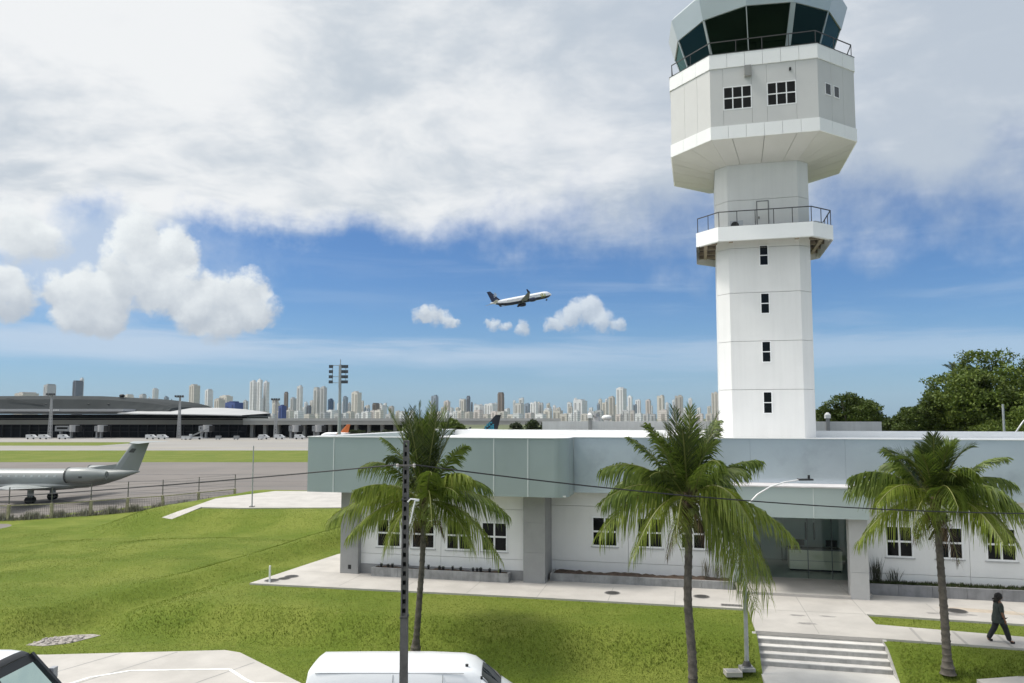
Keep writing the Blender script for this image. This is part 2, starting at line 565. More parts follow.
def grass_mat(name, c1, c2, c3):
    m = bpy.data.materials.new(name)
    m.use_nodes = True
    q = G(m.node_tree)
    bs = m.node_tree.nodes['Principled BSDF']
    pos = q.n('ShaderNodeNewGeometry').outputs['Position']
    n1 = q.noise(pos, 0.22, 5, 0.6)
    n2 = q.noise(pos, 2.3, 6, 0.65)
    n3 = q.noise(pos, 22, 4, 0.6)
    a = q.mix(q.smooth(n1, 0.36, 0.66), (*c1, 1), (*c2, 1))
    a = q.mix(q.m('MULTIPLY', q.smooth(n2, 0.5, 0.75), 0.6), a, (*c3, 1))
    n4 = q.noise(pos, 0.75, 7, 0.68)
    a = q.mix(q.m('MULTIPLY', q.smooth(n4, 0.62, 0.74), 0.55), a, (0.23, 0.22, 0.07, 1))
    f = q.smooth(n3, 0.3, 0.7, 0.82, 1.18)
    a = q.mix(1.0, a, q.comb(f, f, f), 'MULTIPLY')
    q.set(bs.inputs['Base Color'], a)
    bs.inputs['Roughness'].default_value = 0.9
    bs.inputs['Specular IOR Level'].default_value = 0.15
    b = q.n('ShaderNodeBump')
    b.inputs['Strength'].default_value = 0.9
    b.inputs['Distance'].default_value = 0.06
    q.set(b.inputs['Height'], q.m('ADD', n3, q.m('MULTIPLY', n2, 1.5)))
    q.set(bs.inputs['Normal'], b.outputs[0])
    return m


M_lawn = grass_mat('lawn_turf', (0.124, 0.170, 0.022), (0.186, 0.218, 0.040), (0.092, 0.138, 0.018))
M_field = grass_mat('airfield_turf', (0.125, 0.165, 0.025), (0.17, 0.19, 0.04), (0.10, 0.15, 0.02))
lawn = np_mesh('lawn', V, F, M_lawn, smooth=True)
tag(lawn, 'mown green lawn banked down from the paved terrace', 'lawn', kind='structure')

# grass blades that break up the turf
rng = np.random.RandomState(3)
N = 520000
gx = rng.uniform(-46, 22, N)
gy = 23.3 + (rng.uniform(0, 1, N) ** 1.9) * 42
keep = np.abs(gx + 0.0) < gy * 0.74
s_, t_ = st_of(gx, gy)


def inpoly(px, py, poly):
    c = np.zeros(len(px), bool)
    n = len(poly)
    for i in range(n):
        x1, y1 = poly[i]
        x2, y2 = poly[(i + 1) % n]
        hit = ((y1 > py) != (y2 > py)) & (px < (x2 - x1) * (py - y1) / (y2 - y1 + 1e-12) + x1)
        c ^= hit
    return c


WALK = [(-3.05, -2.96), (10.4, -2.62), (18.86, -2.62), (18.86, -5.70), (23.02, -5.70), (27.4, -5.85), (40, -6.25), (40, -4.9), (28.0, -4.4), (23.25, -3.86),
        (23.25, -2.42), (28.7, -2.62), (40, -2.9), (40, 1.6), (-0.02, 1.6), (-0.02, 9.5), (-2.37, 4.6)]
STEPBOX = [(18.7, -9.5), (23.25, -9.5), (23.25, -5.6), (18.7, -5.6)]
bad = inpoly(s_, t_, [(p[0], p[1]) for p in WALK]) | inpoly(s_, t_, STEPBOX) | ((s_ > -0.1) & (s_ < 41) & (t_ > -0.2))
BAY = [(-19.5, 27.42), (-16.8, 27.45), (-10.56, 27.98), (-9.9, 27.7), (-5.2, 23.0), (-19.5, 22.6)]
bad |= inpoly(gx, gy, BAY)
ok = keep & ~bad
gx, gy = gx[ok], gy[ok]
n = len(gx)
gz = lawn_h(gx, gy) - 0.01
th = rng.uniform(0, 2 * np.pi, n)
hh = rng.uniform(0.018, 0.05, n)
slope = np.hypot(lawn_h(gx + 0.3, gy) - gz, lawn_h(gx, gy + 0.3) - gz) / 0.3
hh = hh * (1 + 2.8 * np.clip(slope - 0.06, 0, 0.5))           # taller on slopes, so the blades' own shade darkens the banks
ww = rng.uniform(0.010, 0.022, n)
le = rng.uniform(0.0, 0.06, n)
la = rng.uniform(0, 2 * np.pi, n)
V = np.empty((n, 3, 3))
V[:, 0] = np.stack([gx - np.cos(th) * ww, gy - np.sin(th) * ww, gz], 1)
V[:, 1] = np.stack([gx + np.cos(th) * ww, gy + np.sin(th) * ww, gz], 1)
V[:, 2] = np.stack([gx + np.cos(la) * le, gy + np.sin(la) * le, gz + hh], 1)
M_blade = mat('grass_blade', (0.12, 0.18, 0.02), 0.7, 0.25, 0.5, spec=0.2, trans=0.45,
              island=[(0.120, 0.172, 0.020), (0.170, 0.218, 0.032), (0.215, 0.245, 0.052)])
blades = np_mesh('grass', V.reshape(-1, 3), np.arange(3 * n).reshape(-1, 3), M_blade)
tag(blades, 'short green grass blades covering the lawn', 'grass', kind='stuff')

# flat sheets: (name, outline, z, material)
def sheet(name, pts, z, m, label, cat='pavement', thick=None, kind='structure'):
    mb = MB()
    if thick:
        mb.prism(pts, z - thick, z)
    else:
        mb.add([(p[0], p[1], z) for p in pts], [tuple(range(len(pts)))])
    o = mb.build(name, m)
    return tag(o, label, cat, kind=kind)


def rect(x0, x1, y0, y1):
    return [(x0, y0), (x1, y0), (x1, y1), (x0, y1)]


M_earth = mat('far_ground', (0.10, 0.115, 0.05), 0.95, 0.25, 0.01)
sheet('ground', rect(-3600, 3600, -300, 4600), -2.55, M_earth, 'flat land reaching out to the horizon', 'ground')
M_apron = mat('apron_asphalt', (0.172, 0.152, 0.137), 0.85, 0.12, 0.05, 0.15, 8, streak=0.0, spots=(0.11, 0.52, 0.72, (0.16, 0.145, 0.135)))
M_taxi = mat('taxiway_concrete', (0.285, 0.27, 0.25), 0.85, 0.07, 0.03)
sheet('apron', rect(-420, 260, 60, 159), -2.0, M_apron, 'grey brown apron where the grey jet is parked', 'apron')
sheet('airfield_grass', rect(-420, 300, 159, 420), -2.004, M_field, 'flat airfield grass between taxiways', 'grass')
sheet('taxiway', rect(-420, 300, 214, 250), -1.99, M_taxi, 'pale taxiway between two strips of grass', 'taxiway')
sheet('terminal_apron', rect(-420, 300, 284, 420), -1.986, M_taxi, 'pale concrete apron before the terminal', 'apron')
sheet('taxiway_link', [(-139, 249.9), (300, 249.9), (300, 284.1), (-139, 284.1)], -1.982, M_taxi, 'pale taxiway crossing to the terminal apron', 'taxiway')
M_line = mat('road_paint', (0.80, 0.80, 0.77), 0.6, 0.1, 5)
M_yline = mat('yellow_paint', (0.60, 0.42, 0.06), 0.6, 0.1, 5)
mb = MB()
for y0 in (231,):
    mb.add([(-420, y0, -1.978), (300, y0, -1.978), (300, y0 + 0.5, -1.978), (-420, y0 + 0.5, -1.978)], [(0, 1, 2, 3)])
mb.add([(-420, 300, -1.974), (300, 300, -1.974), (300, 300.6, -1.974), (-420, 300.6, -1.974)], [(0, 1, 2, 3)])
tag(mb.build('taxiway_line', M_yline), 'thin yellow taxiway centre lines', 'marking', kind='structure')
# dark tyre and oil stains with their own outlines on the apron
M_stain = mat('rubber_stain', (0.10, 0.093, 0.09), 0.8, 0.25, 0.4)
for (cx, cy, rx, ry) in ((-62, 80, 16, 0.8), (-45, 95, 14, 0.5), (-36, 92, 5, 0.35), (-60, 112, 30, 0.5), (-70, 125, 30, 0.6), (-40, 104, 18, 0.4)):
    rs = [1 + random.Random(int(cx * 7 + k)).uniform(-0.2, 0.2) for k in range(24)]
    sheet('apron_stain', [(cx + rx * rs[k] * math.cos(k * math.pi / 12), cy + ry * rs[k] * math.sin(k * math.pi / 12)) for k in range(24)], -1.994, M_stain,
          'dark streak of tyre rubber on the apron', 'stain')

# lower road, parking bay, landing
M_road = mat('lower_road', (0.30, 0.295, 0.285), 0.85, 0.1, 0.6, 0.2, 40)
sheet('road', rect(-60, 50, 4, 22.9), -0.955, M_road, 'grey concrete road in front of the lawn', 'road')
sheet('parking_bay', BAY, -0.945, M_conc, 'pale concrete bay beside the lawn', 'pavement')
mb = MB()
pth = [(-14.6, 23.8), (-13.9, 25.1), (-12.9, 25.75), (-11.2, 25.85), (-9.6, 25.9), (-8.7, 24.9), (-8.3, 24.55), (-6.8, 24.5)]
for i in range(len(pth) - 1):
    a, b = Vector((*pth[i], -0.938)), Vector((*pth[i + 1], -0.938))
    nrm = Vector((-(b - a).y, (b - a).x, 0)).normalized() * 0.06
    mb.add([a - nrm, b - nrm, b + nrm, a + nrm], [(0, 1, 2, 3)])
for a, b in (((-14.2, 27.5), (-15.4, 24)), ((-12.0, 27.7), (-13.6, 25.2)), ((-10.2, 27.8), (-11.6, 25.9))):
    pass
tag(mb.build('bay_line', M_line), 'white painted line curving round the parking bay', 'marking', kind='structure')
mb = MB()
for a, b in (((-14.2, 27.6), (-16.6, 23.4)), ((-12.2, 27.75), (-14.4, 23.8)), ((-9.0, 26.6), (-11.2, 22.9))):
    a, b = Vector((*a, -0.941)), Vector((*b, -0.941))
    nrm = Vector((-(b - a).y, (b - a).x, 0)).normalized() * 0.018
    mb.add([a - nrm, b - nrm, b + nrm, a + nrm], [(0, 1, 2, 3)])
tag(mb.build('bay_joint', M_conc_d), 'dark joints between the bay slabs', 'joint', kind='structure')

lp = lambda pts: [tuple(bw(*p)[:2]) for p in pts]
sheet('pavement', lp(WALK), 0.0, M_conc, 'pale concrete terrace and footpath before the white building', 'pavement', thick=0.12)
LAND = [(18.80, -6.9), (23.05, -6.9), (24.4, -10.5), (19.0, -12.5)]
sheet('landing', lp(LAND), -0.825, mat('landing_concrete', (0.55, 0.53, 0.50), 0.8, 0.08, 1.0), 'pale concrete landing at the foot of the steps', 'pavement', thick=0.14)
sheet('lower_path', lp([(25.2, -7.75), (26.9, -7.0), (40, -8.0), (40, -10.5), (25.4, -9.2)]), -0.51, M_conc, 'pale footpath at the corner below the coconut palm', 'pavement', thick=0.62)
sheet('pad', lp([(-26.3, 28.0), (-24.6, 35.6), (-6.0, 39.5), (-4.0, 24.6), (-11.4, 24.4), (-19.9, 22.1), (-24.3, 21.85)]), 0.0, M_conc, 'pale concrete pad behind the grass bank', 'pavement', thick=0.3)
ramp = MB()
rv = [(*bw(q[0], q[1])[:2], q[2]) for q in ((-24.3, 21.84, 0.0), (-23.4, 21.88, 0.0), (-24.86, 20.8, -0.27), (-23.83, 20.5, -0.36), (-25.5, 19.7, -0.64), (-24.4, 19.45, -0.72))]
ramp.add(rv + [(x, y, z - 0.5) for x, y, z in rv], [(0, 1, 3, 2), (2, 3, 5, 4), (7, 6, 8, 9), (9, 8, 10, 11), (0, 2, 8, 6), (2, 4, 10, 8), (3, 1, 7, 9), (5, 3, 9, 11), (4, 5, 11, 10), (1, 0, 6, 7)])
tag(ramp.build('ramp', M_conc), 'narrow pale concrete ramp running down off the pad', 'ramp', kind='structure')

# joints across the paving: shallow dark lines, each a sheet
mb = MB()


def joint(a, b, w=0.016, z=0.004):
    a, b = Vector(a), Vector(b)
    nn = Vector((-(b - a).y, (b - a).x)).normalized() * w
    q = [bw(p.x, p.y, z) for p in (a - nn, b - nn, b + nn, a + nn)]
    mb.add(q, [(0, 1, 2, 3)])


for s in (1.2, 4.2, 7.2, 10.3, 13.3, 16.0, 18.9, 21.0, 23.2, 26.0, 29.0):
    joint((s, -2.58), (s, -0.12), 0.014)
for s in (24.3, 25.65, 27.0, 28.35, 29.7):
    joint((s + 0.03, -3.97 - (s - 23.2) * 0.105), (s - 0.03, -5.70 - (s - 23.2) * 0.03), 0.05)
joint((18.9, -2.62), (23.2, -2.42), 0.014)
joint((21.0, -5.6), (21.0, -2.6), 0.014)
joint((-2.3, -0.02), (-0.02, -0.02), 0.012)
tag(mb.build('paving_joint', mat('joint_grime', (0.33, 0.315, 0.295), 0.9)), 'thin dark joints between the paving slabs', 'joint', kind='structure')
M_puddle = mat('damp_stain', (0.29, 0.275, 0.26), 0.6, 0.2, 2)
for (s, t, rx, ry, sd) in ((20.6, -3.2, 0.28, 0.12, 1), (21.7, -3.1, 0.28, 0.10, 2), (20.8, -4.3, 0.34, 0.14, 3), (27.9, -0.9, 1.6, 0.35, 4), (26.5, -1.7, 0.8, 0.2, 5)):
    rr = random.Random(sd)
    rs = [1 + rr.uniform(-0.3, 0.3) for k in range(18)]
    sheet('damp_patch', lp([(s + rx * rs[k] * math.cos(k * math.pi / 9), t + ry * rs[k] * math.sin(k * math.pi / 9)) for k in range(18)]), 0.0025, M_puddle if sd != 4 else mat('sandy_stain', (0.47, 0.40, 0.32), 0.8, 0.15, 2),
          'damp stain on the pale paving', 'stain')

# steps
M_tread = mat('step_tread', (0.62, 0.60, 0.57), 0.75, 0.08, 2.0)  # same concrete: light from above is put into paler treads and greyer risers
st = empty('concrete_steps', bw(18.86, -5.70), ANG, 'flight of four pale concrete steps down to the landing', 'steps')
for k in range(4):
    z1 = -0.165 * (k + 1)
    mb = MB().box(0, 4.15, -0.30 * (k + 1), -0.30 * k - 0.002, -1.05, z1 - 0.03)
    mb.build('riser', mat('step_riser', (0.44, 0.43, 0.41), 0.85, 0.12, 3, 0.2, 30, streak=0.25), st)
    MB().box(-0.004, 4.154, -0.30 * (k + 1) - 0.015, -0.30 * k - 0.003, z1 - 0.03, z1).build('tread', M_tread, st)
MB().box(-0.06, 4.20, -0.004, 0.10, -1.05, -0.13).build('riser', MATS['step_riser'], st)

for x in (-0.125, 4.16):
    cm = MB()
    pr = [(0.0, -0.03), (-0.15, -0.10), (-1.25, -0.72), (-1.85, -0.85), (-1.85, -1.1), (0.0, -1.1)]
    n_ = len(pr)
    cm.add([(x, y, z) for y, z in pr] + [(x + 0.12, y, z) for y, z in pr], [tuple(range(n_)), tuple(range(2 * n_ - 1, n_ - 1, -1))] + [(i, n_ + i, n_ + (i + 1) % n_, (i + 1) % n_) for i in range(n_)])
    cm.build('cheek', MATS['step_riser'], st)

# manhole covers and grates
def manhole(s, t, r, label):
    o = empty('manhole_cover', bw(s, t, 0.003), ANG, label, 'manhole cover', 'round iron covers in the paving')
    MB().cyl(0, 0, 0.0, 0.006, r + 0.05, 24).build('rim', mat('cover_rim', (0.24, 0.23, 0.22), 0.8), o)
    m = MB().cyl(0, 0, 0.006, 0.012, r, 24)
    for k in range(-3, 4):
        m.box(-r * 0.6, r * 0.6, k * r * 0.22 - 0.012, k * r * 0.22 + 0.012, 0.012, 0.016)
    m.build('lid', M_iron, o)


manhole(-2.35, -2.25, 0.30, 'iron cover nearest the slim white post at the paving corner')
manhole(-2.0, -1.75, 0.26, 'smaller iron cover second from the white post')
manhole(-1.9, -1.25, 0.30, 'iron cover farthest back near the white post')
manhole(13.35, -1.15, 0.30, 'iron cover in the terrace left of the middle palm')
manhole(17.1, -0.95, 0.30, 'iron cover in the terrace right of the middle palm trunk')
manhole(26.8, -1.12, 0.36, 'iron cover in the terrace behind the walking person')
o = empty('drain_grate', bw(18.25, -2.2, 0.003), ANG, 'rectangular dark drain grate at the lawn edge', 'drain grate')
MB().box(-0.42, 0.42, -0.16, 0.16, 0, 0.008).build('rim', MATS['cover_rim'], o)
m = MB()
for k in range(14):
    m.box(-0.38 + k * 0.056, -0.36 + k * 0.056 + 0.012, -0.13, 0.13, 0.008, 0.018)
m.build('grid', M_iron, o)
p = bw(-2.25, -2.6)
m = MB().cyl(0, 0, 0, 0.72, 0.045, 12).ball((0, 0, 0.72), 0.045)
tag(m.build('marker_post', mat('white_plastic', (0.8, 0.8, 0.8), 0.4), loc=p), 'slim white post at the corner of the pavement', 'post')
p = bw(-0.4, -0.55)
# stone slab lying in the lawn
rr = random.Random(5)
m = MB()
pts = [(-0.95, -0.75), (-0.2, -0.85), (0.55, -0.5), (1.2, 0.5), (0.8, 0.68), (0.1, 0.56), (-0.65, 0.2)]
zz = lawn_h(np.array([-17.5]), np.array([29.6]))[0]
m.prism(pts, -0.1, 0.06)
for k in range(120):
    x, y = rr.uniform(-0.9, 0.75), rr.uniform(-0.7, 0.45)
    if inpoly(np.array([x]), np.array([y]), pts)[0]:
        q = rr.uniform(0.03, 0.085)
        m.ball((x, y, 0.06), q, 6, 4, (1, 1, 0.8))
tag(m.build('stone_slab', mat('rough_stone', (0.33, 0.30, 0.275), 0.9, 0.35, 7, 0.5, 20), loc=(-17.5, 29.6, zz - 0.02)), 'rough stone slab with gravel lying in the lawn', 'stone slab')

# ------------------------------------------------------------------ the white administration building
B = empty('administration_building', (ORG[0], ORG[1], 0), ANG, 'long low white building with grey green metal fascia below the tower', 'building')


def wall_cells(s0, s1, z0, z1, t0, t1, holes, vse=(), hse=(), gap=0.008):
    """a wall of panels with real openings; seams are narrow open joints"""
    mb = MB()
    ss = sorted({s0, s1, *[h[0] for h in holes], *[h[1] for h in holes], *vse})
    zs = sorted({z0, z1, *[h[2] for h in holes], *[h[3] for h in holes], *hse})
    for i in range(len(ss) - 1):
        for j in range(len(zs) - 1):
            a, b, c, d = ss[i], ss[i + 1], zs[j], zs[j + 1]
            mx, mz = (a + b) / 2, (c + d) / 2
            if any(h[0] < mx < h[1] and h[2] < mz < h[3] for h in holes):
                continue
            mb.box(a + (gap if a in vse else 0), b - (gap if b in vse else 0), t0, t1, c + (gap if c in hse else 0), d - (gap if d in hse else 0))
    return mb


def window(parent, a, b, z0, z1, t, nx=2, nz=2, fr=0.07, sill=True):
    """frame > panes, sill; sits in an opening, t is the wall face"""
    m = MB()
    w, h = b - a, z1 - z0
    t0, t1 = t - 0.03, t + 0.06
    m.box(a, a + fr, t0, t1, z0, z1).box(b - fr, b, t0, t1, z0, z1)
    m.box(a + fr, b - fr, t0, t1, z0, z0 + fr).box(a + fr, b - fr, t0, t1, z1 - fr, z1)
    bar = fr * 1.1
    for k in range(1, nx):
        x = a + w * k / nx
        m.box(x - bar / 2, x + bar / 2, t0 + 0.01, t1, z0 + fr, z1 - fr)
    for k in range(1, nz):
        z = z0 + h * k / nz
        xs_ = [a + fr] + [a + w * q / nx for q in range(1, nx)] + [b - fr]
        for q in range(len(xs_) - 1):
            m.box(xs_[q] + (bar / 2 if q else 0), xs_[q + 1] - (bar / 2 if q < len(xs_) - 2 else 0), t0 + 0.012, t1, z - bar / 2, z + bar / 2)
    o = m.build('window', M_frame, parent)
    rr = random.Random(int(a * 100))
    pm = MB()
    for k in range(nx):
        for q in range(nz):
            ti = rr.uniform(-0.006, 0.006)
            x0_, x1_ = a + w * k / nx + 0.02, a + w * (k + 1) / nx - 0.02
            pm.box(x0_, x1_, t + 0.03 + ti, t + 0.045 + ti, z0 + h * q / nz + 0.02, z0 + h * (q + 1) / nz - 0.02)
    pm.build('pane', M_pane, o)
    if sill:
        MB().box(a - 0.05, b + 0.05, t - 0.045, t + 0.02, z0 - 0.04, z0 - 0.002).build('sill', mat('window_sill', (0.40, 0.40, 0.40), 0.6), o)
    return o


# left block, behind its two piers
LW = [(1.75, 3.02, 1.27, 2.65), (3.55, 4.75, 1.27, 2.66), (5.30, 6.58, 1.27, 2.66), (7.05, 8.33, 1.27, 2.66)]
wall_cells(0.93, 9.15, 0.45, 4.0, 0.35, 0.55, LW, vse=(5.05,), hse=(0.95, 3.25)).build('wall', M_white, B)
MB().box(0.05, 10.0, 0.56, 0.9, 0.0, 4.2).build('backing', M_joint, B)
for w in LW:
    window(B, *w, 0.35)
MB().box(0.93, 9.15, 0.30, 0.552, 0.0, 0.447).build('plinth', M_grey, B)
for a, b, bt in ((0.0, 0.93, 1.0), (9.16, 10.18, 1.9)):
    m = MB()
    for z0, z1 in ((0.0, 1.36), (1.375, 2.72), (2.735, 4.0)):
        m.box(a, b, 0.0, bt, z0, z1)
    m.box(a + 0.01, b - 0.01, 0.012, bt - 0.01, 0.1, 3.9)
    m.build('pier', mat('pier_render', (0.30, 0.30, 0.295), 0.7, 0.05, 2, 0.1, 30), B)
MB().box(0.42, 0.58, -0.012, 0.0, 0.22, 0.42).build('vent', M_black, B)
# left end wall
MB().box(0.0, 0.2, 1.0, 20.0, 0.0, 4.0).build('wall', M_white, B)
# recessed middle wall and right wall
MW = [(12.14, 13.37, 1.47, 2.88), (14.25, 15.46, 1.49, 2.90), (16.25, 17.40, 1.50, 2.92)]
wall_cells(10.19, 18.62, 0.0, 4.05, 1.70, 1.90, MW, vse=(13.85,), hse=(0.75, 3.35)).build('wall', M_white, B)
MB().box(10.0, 18.6, 1.91, 2.2, 0.0, 4.1).build('backing', M_joint, B)
for w in MW:
    window(B, *w, 1.70)
RW = [(25.0, 26.12, 1.50, 2.88), (26.97, 28.08, 1.51, 2.89), (28.93, 30.11, 1.51, 2.91), (31.0, 32.2, 1.51, 2.91), (33.2, 34.4, 1.51, 2.91)]
wall_cells(23.95, 42.0, 0.0, 4.1, 1.70, 1.90, RW, vse=(28.3, 33.0), hse=(0.80, 3.4)).build('wall', M_white, B)
MB().box(23.95, 42.0, 1.91, 2.2, 0.0, 4.1).build('backing', M_joint, B)
for w in RW:
    window(B, *w, 1.70)


# metal fascia panels
def fascia_run(s0, s1, t0, t1, z0, z1, seams, m, name='fascia'):
    mb = MB()
    cuts = [s0] + [q for q in seams if s0 < q < s1] + [s1]
    for i in range(len(cuts) - 1):
        mb.box(cuts[i] + (0.003 if i else 0), cuts[i + 1] - (0.003 if i < len(cuts) - 2 else 0), t0, t1, z0, z1)
    return mb.build(name, m, B)


fascia_run(-1.42, 10.75, -0.80, -0.68, 3.98, 6.62, [-0.05, 7.95, 9.55], M_acm_green)
mb = MB()
for q in (-0.05, 7.95, 9.55):
    mb.box(q - 0.022, q + 0.022, -0.815, -0.80, 3.99, 6.61)
mb.build('seam_strip', mat('pale_seam', (0.62, 0.66, 0.65), 0.4), B)
# rounded return to the recessed fascia
ring_o, ring_i = [], []
for k in range(9):
    a = R(-90 + 90 * k / 8)
    ring_o.append((10.75 + 0.62 * math.cos(a), -0.18 + 0.62 * math.sin(a)))
    ring_i.append((10.75 + 0.50 * math.cos(a), -0.18 + 0.50 * math.sin(a)))
MB().prism(ring_o + ring_i[::-1], 3.98, 6.62).build('fascia', M_acm_green, B, smooth=True)
MB().box(11.25, 11.37, -0.175, 1.12, 3.98, 6.62).build('fascia', M_acm_green, B)
MB().box(-1.42, -1.30, -0.675, 22.5, 3.98, 6.62).build('fascia', M_acm_green, B)
fascia_run(11.37, 42.0, 1.20, 1.32, 4.03, 6.62, [15.4, 19.4, 23.4, 27.4, 31.4, 35.4, 39.4], M_acm_blue)
# soffits under the fascia
MB().box(-1.30, 11.25, -0.67, 0.34, 4.0, 4.06).build('soffit', M_white, B)
MB().box(-1.30, -0.005, 0.345, 22.0, 4.0, 4.06).build('soffit', M_white, B)
MB().box(10.19, 42.0, 1.325, 1.695, 4.06, 4.12).build('soffit', M_white, B)
# flashing cap and roof
cap = [(-1.46, -0.84), (10.75, -0.84)] + [(10.75 + 0.66 * math.cos(R(-90 + 90 * k / 8)), -0.18 + 0.66 * math.sin(R(-90 + 90 * k / 8))) for k in range(1, 9)] + \
      [(11.41, 1.16), (42.0, 1.16), (42.0, 1.50), (11.10, 1.50), (11.10, -0.2), (10.7, -0.52), (-1.14, -0.52), (-1.14, 22.5), (-1.46, 22.5)]
mb = MB()
mb.box(-1.46, 10.75, -0.84, -0.50, 6.622, 6.66).box(11.07, 11.41, -0.18, 1.16, 6.622, 6.66).box(11.07, 42.0, 1.163, 1.50, 6.622, 6.66)
mb.prism(cap[1:10] + [(11.07, -0.18), (10.75, -0.5)], 6.6225, 6.6595)
mb.box(-1.46, -1.12, -0.497, 22.2, 6.622, 6.66).box(-1.12, 42.0, 22.2, 22.5, 6.05, 6.62)
mb.build('flashing', M_band, B)
MB().box(-1.29, 42.0, 1.51, 22.19, 6.08, 6.20).box(-1.29, 11.05, -0.66, 1.50, 6.08, 6.20).build('roof', M_roof, B)
MB().box(-1.27, 11.05, -0.665, -0.5, 6.21, 6.62).box(11.10, 42.0, 1.33, 1.495, 6.21, 6.62).build('parapet', M_white, B)
MB().box(0.0, 42.0, 21.7, 22.0, 0.0, 6.07).build('wall', M_white, B)

# entrance canopy and lobby
MB().box(18.55, 23.95, -0.30, -0.20, 3.33, 4.60).build('canopy_fascia', M_acm_can, B)
MB().box(21.77, 21.80, -0.31, -0.30, 3.34, 4.59).build('seam_strip', MATS['pale_seam'], B)
MB().box(18.50, 24.0, -0.34, 1.18, 4.602, 4.66).build('canopy_top', mat('canopy_flashing', (0.58, 0.56, 0.56), 0.6, 0.1, 1.2), B)
MB().box(18.55, 18.65, -0.195, 1.19, 3.33, 4.60).box(23.85, 23.95, -0.195, 1.69, 3.33, 4.60).build('canopy_fascia', M_acm_can, B)
MB().box(18.66, 23.84, -0.19, 3.3, 3.36, 3.395).build('soffit', mat('soffit_grey', (0.55, 0.58, 0.56), 0.6), B)
mb = MB()
for z0, z1 in ((0.0, 1.10), (1.115, 2.2), (2.215, 3.325)):
    mb.box(23.19, 23.92, -0.02, 0.48, z0, z1)
mb.box(23.2, 23.91, 0.0, 0.47, 0.1, 3.3)
mb.build('pier', mat('pale_pier', (0.47, 0.465, 0.455), 0.7, 0.04, 2), B)
MB().box(24.15, 24.3, 1.905, 3.2, 0.0, 3.4).build('lobby_wall', M_white, B)
MB().box(18.62, 18.84, 1.905, 8.0, 0.0, 3.4).build('lobby_wall', mat('lobby_paint', (0.74, 0.79, 0.75), 0.5), B)
MB().box(25.3, 25.5, 3.27, 8.0, 0.0, 3.4).build('lobby_wall', MATS['lobby_paint'], B)
MB().box(18.62, 25.5, 8.0, 8.2, 0.0, 3.4).build('lobby_wall', MATS['lobby_paint'], B)
MB().box(18.62, 25.5, 3.35, 8.2, 3.40, 3.5).build('lobby_ceiling', MATS['lobby_paint'], B)
MB().box(18.62, 23.18, -0.06, 3.2, 0.002, 0.115).box(23.2, 24.14, 0.49, 3.2, 0.002, 0.115).build('threshold', M_conc, B)
MB().box(18.85, 25.29, 3.202, 7.99, 0.0, 0.118).build('lobby_floor', mat('lobby_tile', (0.45, 0.47, 0.45), 0.25, 0.04, 1), B)
M_glass = glass_mat('entrance_glazing', (0.93, 0.97, 0.95), 0.012, fres=0.35)
eg = MB()
for k in range(5):
    a = 18.86 + k * 1.056
    eg.box(a + 0.01, a + 1.04, 3.25, 3.262, 0.13, 3.34)
eg.build('glass_door', M_glass, B)
hm = MB()
for a in (20.88, 21.06):
    hm.tube([(a, 3.20, 0.9), (a, 3.20, 1.5)], 0.014, 8)
hm.build('handle', M_rail, B)
for a in (18.86, 19.92, 22.03, 23.08, 24.13):
    MB().box(a - 0.015, a + 0.015, 3.235, 3.28, 0.125, 3.35).build('mullion', mat('dark_aluminium', (0.10, 0.11, 0.11), 0.4, metal=0.5), B)

# reception desk in the lobby
dk = empty('reception_desk', bw(21.42, 4.9, 0.12), ANG, 'cream reception desk behind the glass entrance', 'desk')
MB().box(0, 2.4, 0, 0.06, 0.10, 1.02).box(0.0, 0.06, 0.06, 0.7, 0.10, 1.02).build('front_panel', mat('desk_laminate', (0.82, 0.78, 0.64), 0.4, 0.04, 2), dk)
MB().box(0.012, 2.4, -0.012, 0.0, 0.50, 0.515).build('trim', M_joint, dk)
MB().box(-0.04, 2.43, -0.05, 0.72, 1.02, 1.07).build('desk_top', M_joint, dk)
MB().box(0.05, 2.35, 0.08, 0.6, 0.0, 0.10).build('base', M_black, dk)
for a, lab in ((22.23, 'thin dark pendant lamp over the cream desk, farther from the entrance pier'), (22.62, 'thin dark pendant lamp over the cream desk, nearer the entrance pier')):
    o = empty('pendant_lamp', bw(a, 5.1, 1.60), ANG, lab, 'pendant lamp')
    MB().cyl(0, 0, 0.85, 1.79, 0.008, 6).build('cord', M_black, o)
    MB().cyl(0, 0, 0.0, 0.85, 0.03, 12).build('lamp_tube', M_black, o)
for a, lab in ((0.25, 'dark computer monitor at the free end of the cream desk'), (1.75, 'dark computer monitor on the cream desk beside the entrance pier')):
    mo = empty('computer_monitor', bw(21.42 + a, 5.3, 1.19), ANG, lab, 'monitor')
    MB().box(0, 0.52, 0, 0.03, 0.08, 0.40).build('screen_back', M_black, mo)
    MB().box(0.22, 0.30, 0.03, 0.06, 0.0, 0.2).box(0.14, 0.38, -0.03, 0.14, 0.0, 0.015).build('stand', M_black, mo)

